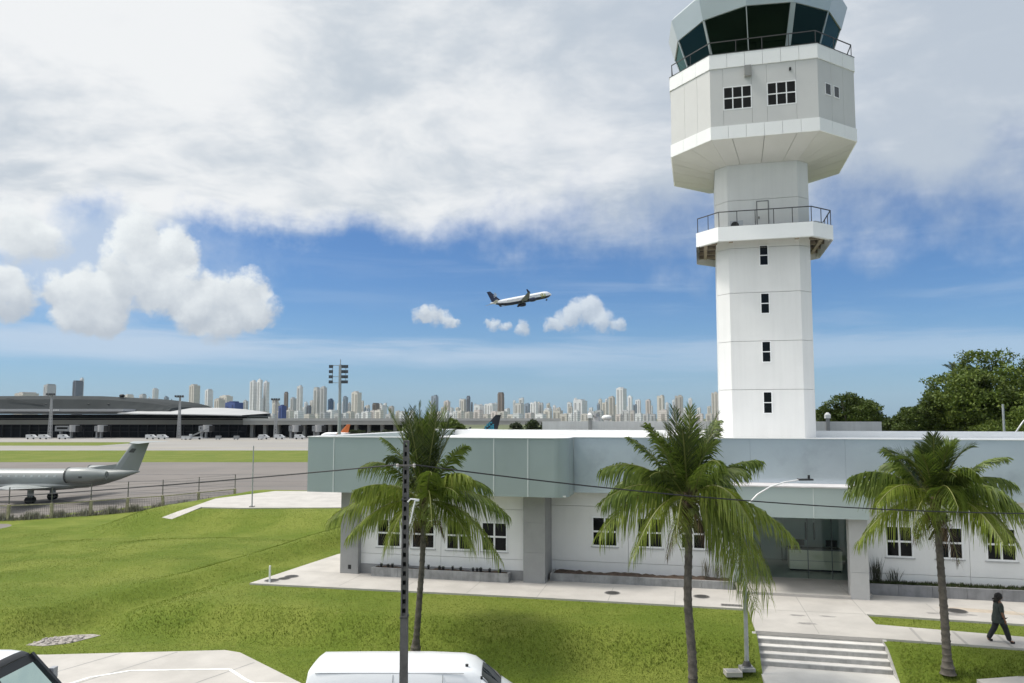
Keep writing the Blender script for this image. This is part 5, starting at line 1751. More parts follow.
mast((340 - 512) / 740 * 205, 205, CAM_H + (417 - 364.5) / 740 * 205, 'tall tubular floodlight mast with four rows of lamps', 1.05)
mast(px(52.2, 330), 330, pz(394.5, 330), 'lattice light mast before the dark terminal roof', head='lattice')
mast(px(180.5, 330), 330, pz(396.5, 330), 'lattice light mast before the white terminal canopy', head='lattice')
mast(px(276.5, 340), 340, pz(399.5, 340), 'faint lattice light mast before the elevated road', head='lattice')


# ------------------------------------------------------------------ apron equipment
M_vw = mat('vehicle_white', (0.62, 0.62, 0.62), 0.45)
M_lgrey = mat('equipment_grey', (0.25, 0.255, 0.26), 0.5, 0.1, 1)


def service_van(X, Y, label, L=4.3, H_=2.0):
    o = empty('service_van', (X, Y, -1.98), 0, label, 'van', 'service vans on the apron')
    MB().prism_y([(-L / 2, 0.4), (L / 2, 0.4), (L / 2, 1.1), (L / 2 - 0.7, 1.35), (L / 2 - 1.3, H_ - 0.1), (L / 2 - 1.6, H_), (-L / 2, H_)], -0.95, 0.95).build('body', M_vw, o)
    MB().box(L / 2 - 2.1, L / 2 - 1.4, -0.97, -0.952, 1.35, H_ - 0.3).build('window', M_pane, o)
    for sx in (-L / 2 + 0.9, L / 2 - 0.9):
        w = MB().cyl(0, 0, -0.1, 0.1, 0.36, 14).build('wheel', M_rubber, o)
        w.rotation_euler = (R(90), 0, 0)
        w.location = (sx, -0.88, 0.36)
    return o


for x, lab in ((34.5, 'white service van at the far side of the dark terminal, left of the lattice mast'), (47, 'white service van parked against the foot of the first lattice mast'),
               (66, 'white service van under the big boarding bridge'), (153, 'white service van left of a pair below the white canopy'), (164.5, 'white service van right of a pair below the white canopy'),
               (265.5, 'white service van at the elevated road, left of the faint mast'), (281, 'white service van at the elevated road, right of the faint mast'),
               (301, 'white service van under the elevated road beside the boarding bridge')):
    service_van(px(x, 322), 322, lab)


def boarding_bridge(X, Y, label, L=9.0, flip=1):
    o = empty('boarding_bridge', (X, Y, -1.98), 0, label, 'boarding bridge', 'boarding bridges at the terminal')
    MB().box(-L / 2, L / 2, -1.3, 1.3, 3.2, 5.6).build('tunnel', M_lgrey, o)
    MB().cyl(flip * L / 2, 0, 2.9, 6.0, 2.0, 14).build('rotunda', mat('bridge_white', (0.36, 0.36, 0.36), 0.6), o)
    MB().box(flip * (L / 2 + 1.2), flip * (L / 2 + 2.6), -1.5, 1.5, 3.0, 5.7).build('cab', M_rubber, o)
    for sx in (-L * 0.25, L * 0.35):
        MB().box(sx - 0.3, sx + 0.3, -0.8, 0.8, 0.5, 3.2).box(sx - 0.7, sx + 0.7, -0.9, 0.9, 0.0, 0.5).build('leg', M_lgrey, o)
    MB().box(-L / 2 + 0.8, L / 2 - 2.3, -1.33, -1.303, 4.2, 5.0).build('window', M_pane, o)
    return o


boarding_bridge(px(67.5, 335), 335, 'largest boarding bridge just right of the first lattice mast', 8, 1)
boarding_bridge(px(101, 335), 335, 'narrow boarding bridge alone before the dark terminal', 3.0, 1)
boarding_bridge(px(205, 335), 335, 'boarding bridge beyond the belt loader below the white canopy', 3.5, 1)
boarding_bridge(px(294, 335), 335, 'boarding bridge under the elevated road left of the orange tail', 3.2, 1)
boarding_bridge(px(317, 335), 335, 'boarding bridge under the elevated road nearest the orange tail', 3.0, 1)


def belt_loader(X, Y, label):
    o = empty('belt_loader', (X, Y, -1.98), 0, label, 'belt loader')
    MB().box(-3.6, 1.8, -0.9, 0.9, 0.45, 1.15).build('chassis', M_vw, o)
    MB().bar((-3.4, 0, 1.2), (4.2, 0, 4.6), 1.1, 0.45).build('belt', M_lgrey, o)
    MB().box(-3.4, -2.4, -0.85, -0.1, 1.15, 2.3).build('cab', M_vw, o)
    MB().bar((1.5, 0, 1.1), (2.4, 0, 3.7), 0.25).build('lift_arm', M_lgrey, o)
    for sx in (-2.8, 1.1):
        w = MB().cyl(0, 0, -0.15, 0.15, 0.45, 14).build('wheel', M_rubber, o)
        w.rotation_euler = (R(90), 0, 0)
        w.location = (sx, -0.85, 0.45)


belt_loader(px(199.5, 318), 318, 'white belt loader with raised belt below the white canopy')
for i, (x, lab) in enumerate(((186, 'first white baggage cart left of the belt loader'), (190.3, 'second white baggage cart beside the belt loader'), (262, 'white baggage cart left of the vans by the faint mast'), (220, 'pale baggage container on the apron right of the belt loader'), (238, 'second pale baggage container right of the belt loader'))):
    o = empty('baggage_cart', (px(x, 316), 316, -1.98), 0, lab, 'baggage cart', 'baggage carts on the apron')
    MB().box(-1.0, 1.0, -0.7, 0.7, 0.35, 1.5).build('box', M_vw if i < 3 else M_lgrey, o)
    MB().box(-1.05, 1.05, -0.75, 0.75, 1.5, 1.62).build('roof', M_lgrey, o)
    for sx in (-0.7, 0.7):
        w = MB().cyl(0, 0, -0.08, 0.08, 0.2, 10).build('wheel', M_rubber, o)
        w.rotation_euler = (R(90), 0, 0)
        w.location = (sx, -0.68, 0.2)


# ------------------------------------------------------------------ aircraft
def circ(x, yc, zc, ry, rz, n=20):
    return [(x, yc + ry * math.cos(2 * math.pi * k / n), zc + rz * math.sin(2 * math.pi * k / n)) for k in range(n)]


def wing_mesh(root_le, root_c, tip_le, tip_c, th=0.11):
    """aerofoil section lofted root to tip; chord runs along -x from the leading edge"""
    prof = [(0, 0), (0.05, 0.45), (0.25, 0.62), (0.6, 0.42), (1, 0.02), (1, -0.02), (0.6, -0.26), (0.25, -0.38), (0.05, -0.28)]
    rings = []
    for le, c in ((root_le, root_c), (tip_le, tip_c)):
        rings.append([(le[0] - p[0] * c, le[1], le[2] + p[1] * c * th) for p in prof])
    return MB().loft(rings)


def fin_mesh(root_le, root_c, tip_le, tip_c, th=0.10):
    prof = [(0, 0), (0.08, 0.35), (0.3, 0.5), (0.65, 0.36), (1, 0.02), (1, -0.02), (0.65, -0.36), (0.3, -0.5), (0.08, -0.35)]
    rings = []
    for le, c in ((root_le, root_c), (tip_le, tip_c)):
        rings.append([(le[0] - p[0] * c, le[1] + p[1] * c * th, le[2]) for p in prof])
    return MB().loft(rings)


def nacelle(parent, x, y, z, L, r, m, inner=M_black):
    mb = MB()
    prof = [(0.0, 0.86), (0.05, 0.98), (0.25, 1.0), (0.55, 0.95), (0.82, 0.72), (1.0, 0.52)]
    mb.loft([circ(x - q * L, y, z, r * k, r * k, 18) for q, k in prof], caps=True)
    o = mb.build('engine', m, parent, smooth=True)
    MB().loft([circ(x + 0.005, y, z, r * 0.80, r * 0.80, 18), circ(x + 0.02, y, z, r * 0.80, r * 0.80, 18)]).build('intake', inner, o)
    MB().loft([circ(x - L - 0.01, y, z, r * .3, r * .3, 14), circ(x - L - 0.12, y, z, r * 0.2, r * 0.2, 14)]).build('exhaust', mat('exhaust_grey', (0.16, 0.165, 0.165), 0.6), o)
    return o


def gear(parent, x, y, z0, z1, r):
    o = MB().cyl(x, y, z0 + r, z1, 0.10, 8).build('landing_gear', M_galv, parent)
    for s in (-0.28, 0.28):
        w = MB().cyl(0, 0, -0.12, 0.12, r, 16).build('wheel', M_rubber, o)
        w.rotation_euler = (R(90), 0, 0)
        w.location = (x, y + s, z0 + r)


def airliner(name, loc, rot, label, L=38.6, body=None, belly=None, fin=None, wings=None, gear_down=True, flag=False, scale=1.0, fat=1.68, er=0.98, fin_mark=None, group=None, cat='airliner'):
    o = empty(name, loc, 0, label, cat, group)
    o.rotation_euler = rot
    o.scale = (scale,) * 3
    R_ = fat
    zc = 3.2
    st_ = [(L / 2, 0.05, -.35), (L / 2 - 0.5, 0.55, -0.28), (L / 2 - 1.4, 1.0, -0.16), (L / 2 - 2.8, R_ * 0.85, -0.05), (L / 2 - 4.5, R_ - 0.02, 0), (L / 2 - 7, R_, 0), (-L / 2 + 13, R_, 0),
           (-L / 2 + 9.5, R_ * .94, 0.12), (-L / 2 + 6, R_ * .71, 0.45), (-L / 2 + 3, 0.75, 0.85), (-L / 2 + 0.8, 0.32, 1.15), (-L / 2, 0.12, 1.22)]
    MB().loft([circ(x, 0, zc + dz_, r, r * 1.02, 24) for x, r, dz_ in st_]).build('fuselage', body, o, smooth=True)
    if belly:
        # lower skin in its own colour, a shell just outside the fuselage underside
        rings = []
        for x, r, dz_ in st_[2:-2]:
            rings.append([(x, (r + 0.025) * math.cos(R(a)), zc + dz_ + (r * 1.02 + 0.025) * math.sin(R(a))) for a in np.linspace(203 if x < L / 2 - 6 else 210, 337 if x < L / 2 - 6 else 330, 14)])
        MB().loft(rings, caps=False, closed=False).build('belly', belly, o, smooth=True)
    wm = wings or body
    for s in (-1, 1):
        w = wing_mesh((3.6, s * 1.2, zc - 1.05), 6.0, (-3.6, s * 14.0, zc + 0.55), 1.7)
        wo_ = w.build('wing', wm, o)
        wing_mesh((-3.6, s * 14.0, zc + 0.56), 1.7, (-5.1, s * 14.5, zc + 2.2), 0.8).build('winglet', fin or body, wo_)
        nacelle(o, 4.6, s * 4.9, zc - 0.8 - er, 4.4, er, belly or body)
        MB().box(1.2, 3.4, s * 4.9 - 0.15, s * 4.9 + 0.15, zc - 1.0, zc - 0.55).build('pylon', body, o)
        wing_mesh((-L / 2 + 4.4, s * 0.5, zc + 0.9), 3.4, (-L / 2 + 1.4, s * 5.6, zc + 1.3), 1.3).build('tailplane', body, o)
    f = fin_mesh((-L / 2 + 7.2, 0, zc + 1.2), 6.0, (-L / 2 + 2.0, 0, zc + 7.2), 2.2).build('tail_fin', fin or body, o)
    if fin_mark:
        for s in (-1, 1):
            mb = MB()
            for i in range(3):
                for k in range(3 - abs(i - 1)):
                    x, z = -L / 2 + 3.0 + i * 0.75 + k * 0.1, zc + 3.6 + k * 0.8 + i * 0.3
                    mb.box(x, x + 0.55, s * 0.30 - 0.006 * s, s * 0.30 + 0.006 * s, z, z + 0.55) if s > 0 else mb.box(x, x + 0.55, s * 0.306, s * 0.294, z, z + 0.55)
            mb.build('fin_emblem', fin_mark, f)
    if flag:
        for s in (-1, 1):
            cols = [mat('flag_green', (0.05, 0.30, 0.05), 0.4), mat('flag_yellow', (0.65, 0.50, 0.05), 0.4), mat('flag_blue', (0.03, 0.10, 0.45), 0.4)]
            rrr = random.Random(3)
            grp_ = [MB(), MB(), MB()]
            for i in range(7):
                for k in range(5):
                    if rrr.random() < 0.25 or (k == 0 and i > 4) or (k == 4 and i > 5):
                        continue
                    a = R(20 - k * 13)
                    x = L / 2 - 8.8 + i * 0.52
                    y, z = s * (R_ + 0.02) * math.cos(a), zc + (R_ * 1.02 + 0.02) * math.sin(a)
                    grp_[min(2, (i + k) % 2 + (1 if rrr.random() < 0.1 else 0))].box(x, x + 0.46, min(y, y - s * 0.05), max(y, y - s * 0.05), z - 0.18, z + 0.18)
            for mb, c in zip(grp_, cols):
                if mb.v:
                    mb.build('mosaic_emblem', c, o)
    for s in (-1, 1):
        for k in range(30 if L > 30 else 8):
            x = L / 2 - 7.5 - k * 0.78
            wn = MB()
            wn.box(x, x + 0.26, s * (R_ + 0.005) - 0.01, s * (R_ + 0.005) + 0.01, zc + 0.25, zc + 0.62)
            wn.build('window', M_pane, o)
    MB().loft([[(L / 2 - 1.2, y, zc + 0.62 - 0.1) for y in (-0.5, 0.5)] + [(L / 2 - 2.4, y, zc + 1.20) for y in (0.72, -0.72)], [(L / 2 - 1.1, y, zc + 0.70 - 0.1) for y in (-0.5, 0.5)] + [(L / 2 - 2.3, y, zc + 1.30) for y in (0.72, -0.72)]]).build('windscreen', M_pane, o)
    if gear_down:
        for y in (-2.6, 2.6):
            gear(o, -1.6, y, 0.0, zc - 0.9, 0.5)
        gear(o, L / 2 - 4.2, 0, 0.0, zc - 1.4, 0.36)
    return o


M_air = mat('airliner_white', (0.86, 0.86, 0.86), 0.35)
M_navy = mat('airliner_navy', (0.010, 0.016, 0.045), 0.3)
M_wingg = mat('wing_grey', (0.20, 0.21, 0.225), 0.4)
airliner('flying_airliner', (7.0, 445, 75.2), (R(-8), R(-14), R(33)), 'white airliner with dark navy belly climbing in the blue sky', 39.5, M_air, M_navy, M_navy, M_wingg, True, True, fat=1.9, er=1.15, scale=1.15, fin_mark=mat('fin_pale', (0.45, 0.50, 0.55), 0.4))
M_teal = mat('fin_teal', (0.02, 0.16, 0.24), 0.35)
pa = airliner('parked_airliner', (-22.6, 292, -1.98), (0, 0, R(180)), 'parked airliner with a black and teal tail beyond the flat roof', 36.2, M_air, None, mat('fin_black', (0.010, 0.012, 0.018), 0.35), M_wingg, True)
mb = MB()
for s in (-1, 1):
    for i in range(5):
        for k in range(4):
            x = -18.1 + 2.6 + i * 0.75
            z = 4.75 + k * 0.72 + (i % 2) * 0.2
            if (i + k) % 4 == 3 or x > -18.1 + 6.6 - (z - 4.4) * 0.75:
                continue
            mb.box(x, x + 0.62, s * 0.33 - 0.02, s * 0.33 + 0.02, z, z + 0.6)
fn = [c for c in COL.objects if c.parent == pa and c.name.startswith('tail_fin')][0]
mb.build('fin_pattern', mat('fin_cyan', (0.03, 0.26, 0.36), 0.35), fn)
M_orange = mat('fin_orange', (0.62, 0.16, 0.035), 0.4)
airliner('orange_tail_airliner', (-75.5, 318, -1.98), (0, 0, R(180)), 'small white parked airliner with an orange tail under the elevated road', 20.0, M_air, None, M_orange, M_wingg, True, scale=0.62)


def regional_jet(loc, rz, label):
    o = empty('grey_jet', loc, rz, label, 'jet')
    body = mat('jet_grey', (0.245, 0.262, 0.258), 0.32, 0.05, 0.4, spec=0.5)
    pale = mat('jet_pale', (0.33, 0.35, 0.34), 0.35)
    dark = mat('jet_dark', (0.05, 0.053, 0.055), 0.5)
    r, zc, L = 1.14, 2.58, 28.0
    st_ = [(14.0, 0.04, -0.35), (13.4, 0.42, -0.28), (12.2, 0.82, -0.14), (10.4, 1.08, -0.03), (8.5, r, 0), (-5.5, r, 0), (-8.0, 1.06, 0.06), (-10, 0.86, 0.24), (-11.8, 0.55, 0.50), (-13.2, 0.24, 0.74), (-13.9, 0.06, 0.82)]
    MB().loft([circ(x, 0, zc + dz_, q, q, 24) for x, q, dz_ in st_]).build('fuselage', body, o, smooth=True)
    # wing root fairing
    MB().loft([circ(x, 0, zc - 0.72, ry, rz_, 18) for x, ry, rz_ in ((3.0, 0.3, 0.15), (1.8, 1.05, 0.48), (-0.3, 1.22, 0.58), (-4.2, 1.22, 0.58), (-6.4, 0.95, 0.42), (-7.6, 0.3, 0.15))]).build('wing_fairing', body, o, smooth=True)
    for s in (-1, 1):
        w = wing_mesh((0.6, s * 0.9, zc - 0.92), 5.2, (-4.2, s * 10.0, zc - 0.25), 1.4, 0.12).build('wing', pale, o)
        nc = nacelle(o, -6.9, s * 2.08, zc + 0.56, 4.4, 0.86, body)
        MB().loft([circ(-6.93, s * 2.08, zc + 0.56, 0.80, 0.80, 20), circ(-6.96, s * 2.08, zc + 0.56, 0.875, 0.875, 20), circ(-7.12, s * 2.08, zc + 0.56, 0.885, 0.885, 20), circ(-7.13, s * 2.08, zc + 0.56, 0.82, 0.82, 20)], caps=False).build('intake_lip', dark, nc)
        MB().box(-10.4, -7.8, min(s * 0.8, s * 1.5), max(s * 0.8, s * 1.5), zc + 0.44, zc + 0.60).build('pylon', body, o)
        wing_mesh((-12.9, s * 0.05, zc + 4.14), 2.3, (-14.4, s * 3.75, zc + 4.10), 1.1, 0.09).build('tailplane', pale, o)
    f = fin_mesh((-10.6, 0, zc + 0.75), 3.1, (-13.0, 0, zc + 4.13), 1.9, 0.10).build('tail_fin', body, o)
    MB().prism_y([(-6.2, zc + 1.02), (-9.6, zc + 0.7), (-11.6, zc + 0.8), (-11.2, zc + 1.65)], -0.07, 0.07).build('dorsal_fillet', body, o)
    for s in (-1, 1):
        MB().prism_y([(-12.6, zc + 3.0), (-13.2, zc + 2.95), (-13.5, zc + 3.4), (-13.0, zc + 3.45)], s * 0.12 - 0.003, s * 0.12 + 0.003).build('fin_emblem', dark, f)
        MB().box(-9.0, -8.65, s * 2.90 - 0.06, s * 2.90 + 0.03, zc + 0.32, zc + 0.5).build('outlet', dark, o)
    for k in range(16):
        x = 8.0 - k * 0.86
        MB().prism_y([(x + 0.13 * math.cos(a), zc + 0.34 + 0.19 * math.sin(a)) for a in np.linspace(0, 2 * math.pi, 11)[:-1]], r * 0.955 - 0.05, r * 0.955 + 0.012).build('window', mat('jet_window', (0.60, 0.63, 0.63), 0.15), o)
    d = MB().box(1.55, 2.20, 1.10, 1.152, zc - 0.45, zc + 0.72).build('door', dark, o)
    MB().box(1.60, 2.15, 1.11, 1.160, zc - 0.40, zc + 0.67).build('panel', body, d)
    m = MB().cyl(0, 0, 0, 0.02, 0.36, 20).build('roundel', dark, o)
    m.rotation_euler = (R(90), 0, 0)
    m.location = (6.2, 1.148, zc - 0.25)
    MB().box(3.2, 6.0, 0.86, 1.0, zc + 0.62, zc + 0.85).build('lettering_band', mat('jet_mark', (0.18, 0.19, 0.19), 0.5), o)
    for y in (-2.0, 2.0):
        gear(o, -2.9, y, 0, zc - 0.8, 0.42)
        MB().box(-3.05, -2.75, y - 0.35, y + 0.35, 0.7, zc - 0.9).build('gear_door', pale, o)
    gear(o, 11.6, 0, 0, zc - 0.9, 0.3)
    return o


jet = regional_jet((-56.3, 85.0, -1.99), R(180), 'pale grey military jet with a high tail parked on the apron')
# ------------------------------------------------------------------ perimeter fence by the apron
FP = [(-46.68, 69.42), (-43.40, 70.78), (-41.0, 72.93), (-38.82, 75.52), (-36.15, 77.63), (-34.0, 81.2), (-31.5, 85.0)]
FP = [(-58.0, 64.3), (-54.2, 66.1), (-50.4, 67.8)] + FP
fe = empty('perimeter_fence', (FP[0][0], FP[0][1], -2.0), 0, 'old yellowish concrete post fence with wire between lawn and apron', 'fence')
F0 = Vector((FP[0][0], FP[0][1], 0))
M_post = mat('yellowed_concrete', (0.36, 0.325, 0.215), 0.85, 0.25, 4)
M_wire = mat('dark_wire', (0.13, 0.125, 0.115), 0.6)
rr = random.Random(9)
for i, p in enumerate(FP):
    a = Vector((*p, 0)) - F0
    le = Vector((rr.uniform(-.10, .10), 0, 0))
    q = MB().bar(a + Vector((0, 0, -0.2)), a + le + Vector((0, 0, 1.50)), 0.22).build('post', M_post, fe)
    MB().bar(a + le + Vector((0, 0, 1.55)), a + le + Vector((0, 0, 3.1)), 0.07).build('extension', M_wire, q)
for i in range(len(FP) - 1):
    a, b = Vector((*FP[i], 0)) - F0, Vector((*FP[i + 1], 0)) - F0
    d = (b - a).normalized() * 0.16
    MB().bar(a + d + Vector((0, 0, 1.42)), b - d + Vector((0, 0, 1.42)), 0.06, 0.09).build('rail', M_post, fe)
    m = MB()
    for z in (1.75, 2.1, 2.45, 2.8, 3.05):
        m.bar(a + Vector((0, 0, z)), b + Vector((0, 0, z + rr.uniform(-.03, .03))), 0.018)
    n_ = int((b - a).length / 0.16)
    for k in range(n_):
        p0 = a.lerp(b, k / n_)
        m.bar(p0 + Vector((0, 0, 0.1)), p0 + Vector((0, 0, 1.36)), 0.014)
    for z in (0.25, 0.5, 0.75, 1.0, 1.2):
        m.bar(a + Vector((0, 0, z)), b + Vector((0, 0, z)), 0.014)
    m.build('wire_mesh', M_wire, fe)
# weeds along its foot
rg = np.random.RandomState(12)
n = 9000
seg = rg.randint(0, len(FP) - 1, n)
u = rg.uniform(0, 1, n)
A_ = np.array(FP)[seg]; B_ = np.array(FP)[seg + 1]
P_ = A_ + (B_ - A_) * u[:, None] + rg.normal(size=(n, 2)) * 0.28 + np.array([-0.15, 0.25])
cl = 0.5 + 0.5 * np.sin(u * 9 + seg * 3.1)
hh = rg.uniform(0.15, 0.75, n) * (0.35 + cl)
th = rg.uniform(0, 6.28, n)
V = np.empty((n, 3, 3))
zb = np.full(n, -2.1)
V[:, 0] = np.stack([P_[:, 0] - np.cos(th) * .06, P_[:, 1] - np.sin(th) * .06, zb], 1)
V[:, 1] = np.stack([P_[:, 0] + np.cos(th) * .06, P_[:, 1] + np.sin(th) * .06, zb], 1)
V[:, 2] = np.stack([P_[:, 0] + rg.normal(size=n) * .14, P_[:, 1] + rg.normal(size=n) * .14, zb + 0.1 + hh], 1)
o = np_mesh('weeds', V.reshape(-1, 3), np.arange(3 * n).reshape(-1, 3), mat('dry_weed', (0.15, 0.15, 0.08), 0.8, 0.4, 1.5, trans=0.2, island=[(0.14, 0.14, 0.09), (0.30, 0.285, 0.22), (0.42, 0.40, 0.34)]))
tag(o, 'dry grey green weeds along the foot of the fence', 'weeds', kind='stuff')

# ------------------------------------------------------------------ slotted concrete utility pole
PX, PY = -2.13, 15.0
up = empty('utility_pole', (PX, PY, -0.95), 0, 'dark slotted concrete utility pole rising in front of the white van', 'utility pole')
H_ = 8.08
m = MB()
w0, w1 = 0.17, 0.10
solid = 4.65
NH = 19


def wz(z):
    return w0 + (w1 - w0) * z / H_


m.prism([(-w0 / 2, -0.11), (w0 / 2, -0.11), (w0 / 2, 0.11), (-w0 / 2, 0.11)], -0.3, 0.0)
vs = []
for z in (0.0, solid):
    w = wz(z) / 2
    vs += [(-w, -0.11, z), (w, -0.11, z), (w, 0.11, z), (-w, 0.11, z)]
m.add(vs, [(0, 1, 5, 4), (1, 2, 6, 5), (2, 3, 7, 6), (3, 0, 4, 7), (4, 5, 6, 7)])
for sx in (-1, 1):                                        # two flanges with cross webs leave a row of openings
    a, b = wz(solid) / 2, wz(H_) / 2
    f = 0.027
    m.add([(sx * a, -0.10, solid), (sx * (a - f), -0.10, solid), (sx * (a - f), 0.10, solid), (sx * a, 0.10, solid),
           (sx * b, -0.08, H_), (sx * (b - f), -0.08, H_), (sx * (b - f), 0.08, H_), (sx * b, 0.08, H_)],
          [(0, 1, 5, 4), (1, 2, 6, 5), (2, 3, 7, 6), (3, 0, 4, 7), (4, 5, 6, 7)])
for k in range(NH + 1):
    z = solid + (H_ - solid) * k / NH
    w = wz(z) / 2 - 0.025
    m.box(-w, w, -0.075, 0.075, z - 0.045, z + 0.045 if k < NH else z)
m.build('pole', M_pole, up)
MB().box(-0.05, 0.05, 0.02, 0.04, solid, H_ - 0.1).build('web', mat('pole_dark', (0.05, 0.048, 0.046), 0.9), up)
m = MB()
zi = CAM_H - (464.5 - 417) / 740 * PY + 0.95
m.box(-0.14, 0.20, -0.13, -0.102, zi - 0.018, zi + 0.018)
for sx in (-0.13, 0.18):
    m.tube([(sx, -0.14, zi), (sx, -0.2, zi)], 0.02, 6)
m.build('bracket', mat('rusty_steel', (0.16, 0.15, 0.14), 0.7), up)
m = MB()
for sx in (-0.14, 0.19):
    m.loft([circ_ for circ_ in [[(sx + q * math.cos(2 * math.pi * k / 10), -0.2 + q * math.sin(2 * math.pi * k / 10), zi + zz) for k in range(10)] for zz, q in ((-.035, .02), (-.015, .033), (0, .022), (.02, .033), (.04, .02))]])
m.build('insulator', mat('porcelain', (0.45, 0.42, 0.40), 0.3), up)
zl = CAM_H - (500 - 417) / 740 * PY + 0.95
lp_ = MB().tube([(0.06, -0.12, zl), (0.12, -0.14, zl + 0.06), (0.25, -0.16, zl + 0.05)], 0.016, 8).box(0.20, 0.29, -0.20, -0.12, zl + 0.02, zl + 0.06).build('bracket_lamp', mat('lamp_white', (0.78, 0.78, 0.78), 0.35), up)
MB().tube([(0.21, -0.15, zl + 0.04), (0.16, -0.17, zl - 0.2), (0.11, -0.14, zl - 0.42)], 0.016, 6).build('white_cable', MATS['lamp_white'], up)
m = MB()
for z in (4.6, 6.9):
    m.box(-wz(z) / 2 - 0.012, wz(z) / 2 + 0.012, -0.122, 0.122, z, z + 0.03)
m.build('strap', M_iron, up)


def cable(a, b, sag, r, label, n=30):
    a, b = Vector(a), Vector(b)
    pts = [a.lerp(b, k / n) - Vector((0, 0, sag * 4 * (k / n) * (1 - k / n))) for k in range(n + 1)]
    o = MB().tube(pts, r, 6).build('power_line', M_black, smooth=True)
    return tag(o, label, 'cable')


zi -= 0.95
cable((PX - 0.14, PY - 0.2, zi + 0.02), (-16.8, 21.0, 5.22), 0.06, 0.015, 'black overhead cable running from the slotted pole over the lawn towards the jet')
cable((PX + 0.19, PY - 0.2, zi + 0.02), (15.5, 19.0, 5.17), 0.30, 0.015, 'black overhead cable running from the slotted pole past the other two palms')

# ------------------------------------------------------------------ street lamp by the steps
LX, LY = 7.76, 25.17
la = empty('street_lamp', (LX, LY, -0.73), 0, 'slim grey street lamp with a curved white arm beside the steps', 'street lamp')
MB().tube([(0, 0, 0.25), (0, 0, 3.0), (0.0, 0, 4.85)], [0.075, 0.062, 0.05], 12).build('pole', M_galv, la, smooth=True)
ar = [(0, 0, 4.83)] + [(2.15 * (1 - math.cos(R(q))), 0, 4.85 + 1.38 * math.sin(R(q))) for q in (12, 25, 40, 55, 70, 84)]
MB().tube(ar, [0.028] * 4 + [0.025, 0.022, 0.02], 10).build('arm', mat('arm_white', (0.75, 0.75, 0.75), 0.35), la, smooth=True)
MB().box(1.88, 2.36, -0.10, 0.10, 6.20, 6.26).build('lamp_head', M_rail, la)
MB().cyl(2.24, 0, 6.26, 6.38, 0.04, 10).build('photocell', M_black, la)
m = MB().box(-0.22, 0.22, -0.22, 0.22, 0.0, 0.10).box(-0.14, 0.14, -0.14, 0.14, 0.10, 0.14)
m.build('base_plate', M_conc_d, la)
m = MB().cyl(0, 0, 0.14, 0.30, 0.15, 12, 0.09)
m.build('base_cover', M_iron, la)
o = empty('junction_box', (LX - 0.46, LY - 0.10, -0.76), 0, 'small pale concrete inspection box at the foot of the street lamp', 'inspection box')
MB().box(-0.3, 0.22, -0.2, 0.2, -0.1, 0.05).build('box', M_conc, o)
MB().box(-0.25, 0.17, -0.15, 0.15, 0.05, 0.06).build('lid', M_conc_d, o)

o = empty('wooden_board', (-9.75, 23.75, -0.94), R(3), 'brown wooden board lying on the concrete bay at the bottom edge', 'board')
MB().box(-0.48, 0.48, -0.16, 0.16, 0.0, 0.09).build('plank', mat('brown_timber', (0.10, 0.07, 0.045), 0.8, 0.3, 6), o)
MB().box(-0.40, -0.30, -0.17, 0.17, 0.09, 0.12).box(0.30, 0.40, -0.17, 0.17, 0.09, 0.12).build('batten', MATS['brown_timber'], o)
# thin pole on the pad, lamps behind the building
p = (-22.05, 63.54)
o = empty('mast_pole', (p[0], p[1], -0.05), 0, 'thin grey pole bolted to the pale pad behind the lawn', 'pole')
MB().cyl(0, 0, 0, 5.2, 0.06, 10, 0.045).build('pole', M_galv, o)
MB().box(-0.22, 0.22, -0.22, 0.22, 0, 0.05).build('base_plate', M_conc_d, o)
m = MB()
for sx in (-.15, .15):
    for sy in (-.15, .15):
        m.cyl(sx, sy, 0.05, 0.14, 0.025, 6)
m.build('bolt', M_iron, o)
o = empty('roof_lamp', (38.4, 58, -1.5), 0, 'grey lamp post with a sloping arm behind the roof before the big trees', 'street lamp')
MB().cyl(0, 0, 0, 10.1, 0.10, 10, 0.08).build('pole', M_galv, o)
MB().tube([(0.6, 0, 7.5), (1.5, 0, 8.7), (2.6, 0, 9.8)], 0.07, 8).bar((0, 0, 7.4), (0.6, 0, 7.5), 0.08).build('arm', M_galv, o)
MB().box(2.4, 3.3, -0.15, 0.15, 9.75, 9.9).build('lamp_head', M_alu, o)

# ------------------------------------------------------------------ white panel van (seen from above) and the minibus at the corner
M_van = mat('van_paint', (0.80, 0.81, 0.82), 0.28, spec=0.5, coat=0.5)
M_trim = mat('black_trim', (0.018, 0.019, 0.021), 0.45)
M_wsc = mat('windscreen_dark', (0.020, 0.026, 0.030), 0.04)


def body_loft(sections, close_ends=True):
    """cross sections across the vehicle: (x, [(halfwidth, z), ...] from sill to crown)"""
    rings = []
    for x, pr in sections:
        left = [(x, -w, z) for w, z in pr]
        right = [(x, w, z) for w, z in pr[::-1]]
        rings.append(left + right)
    return MB().loft(rings, close_ends)


van = empty('white_van', (-2.86, 20.75, -0.95), R(0), 'white panel van parked at the foot of the lawn, only its roof in view', 'van')
HT = 1.97


def vsec(x, top, roofw, waist=0.95, sill=0.32):
    return (x, [(0.90, sill), (0.955, 0.62), (waist, 1.05), (waist * 0.965, 1.45), (roofw + 0.065, top - 0.14), (roofw + 0.02, top - 0.055), (roofw - 0.06, top - 0.012), (roofw * 0.55, top + 0.012), (0.02, top + 0.018)])


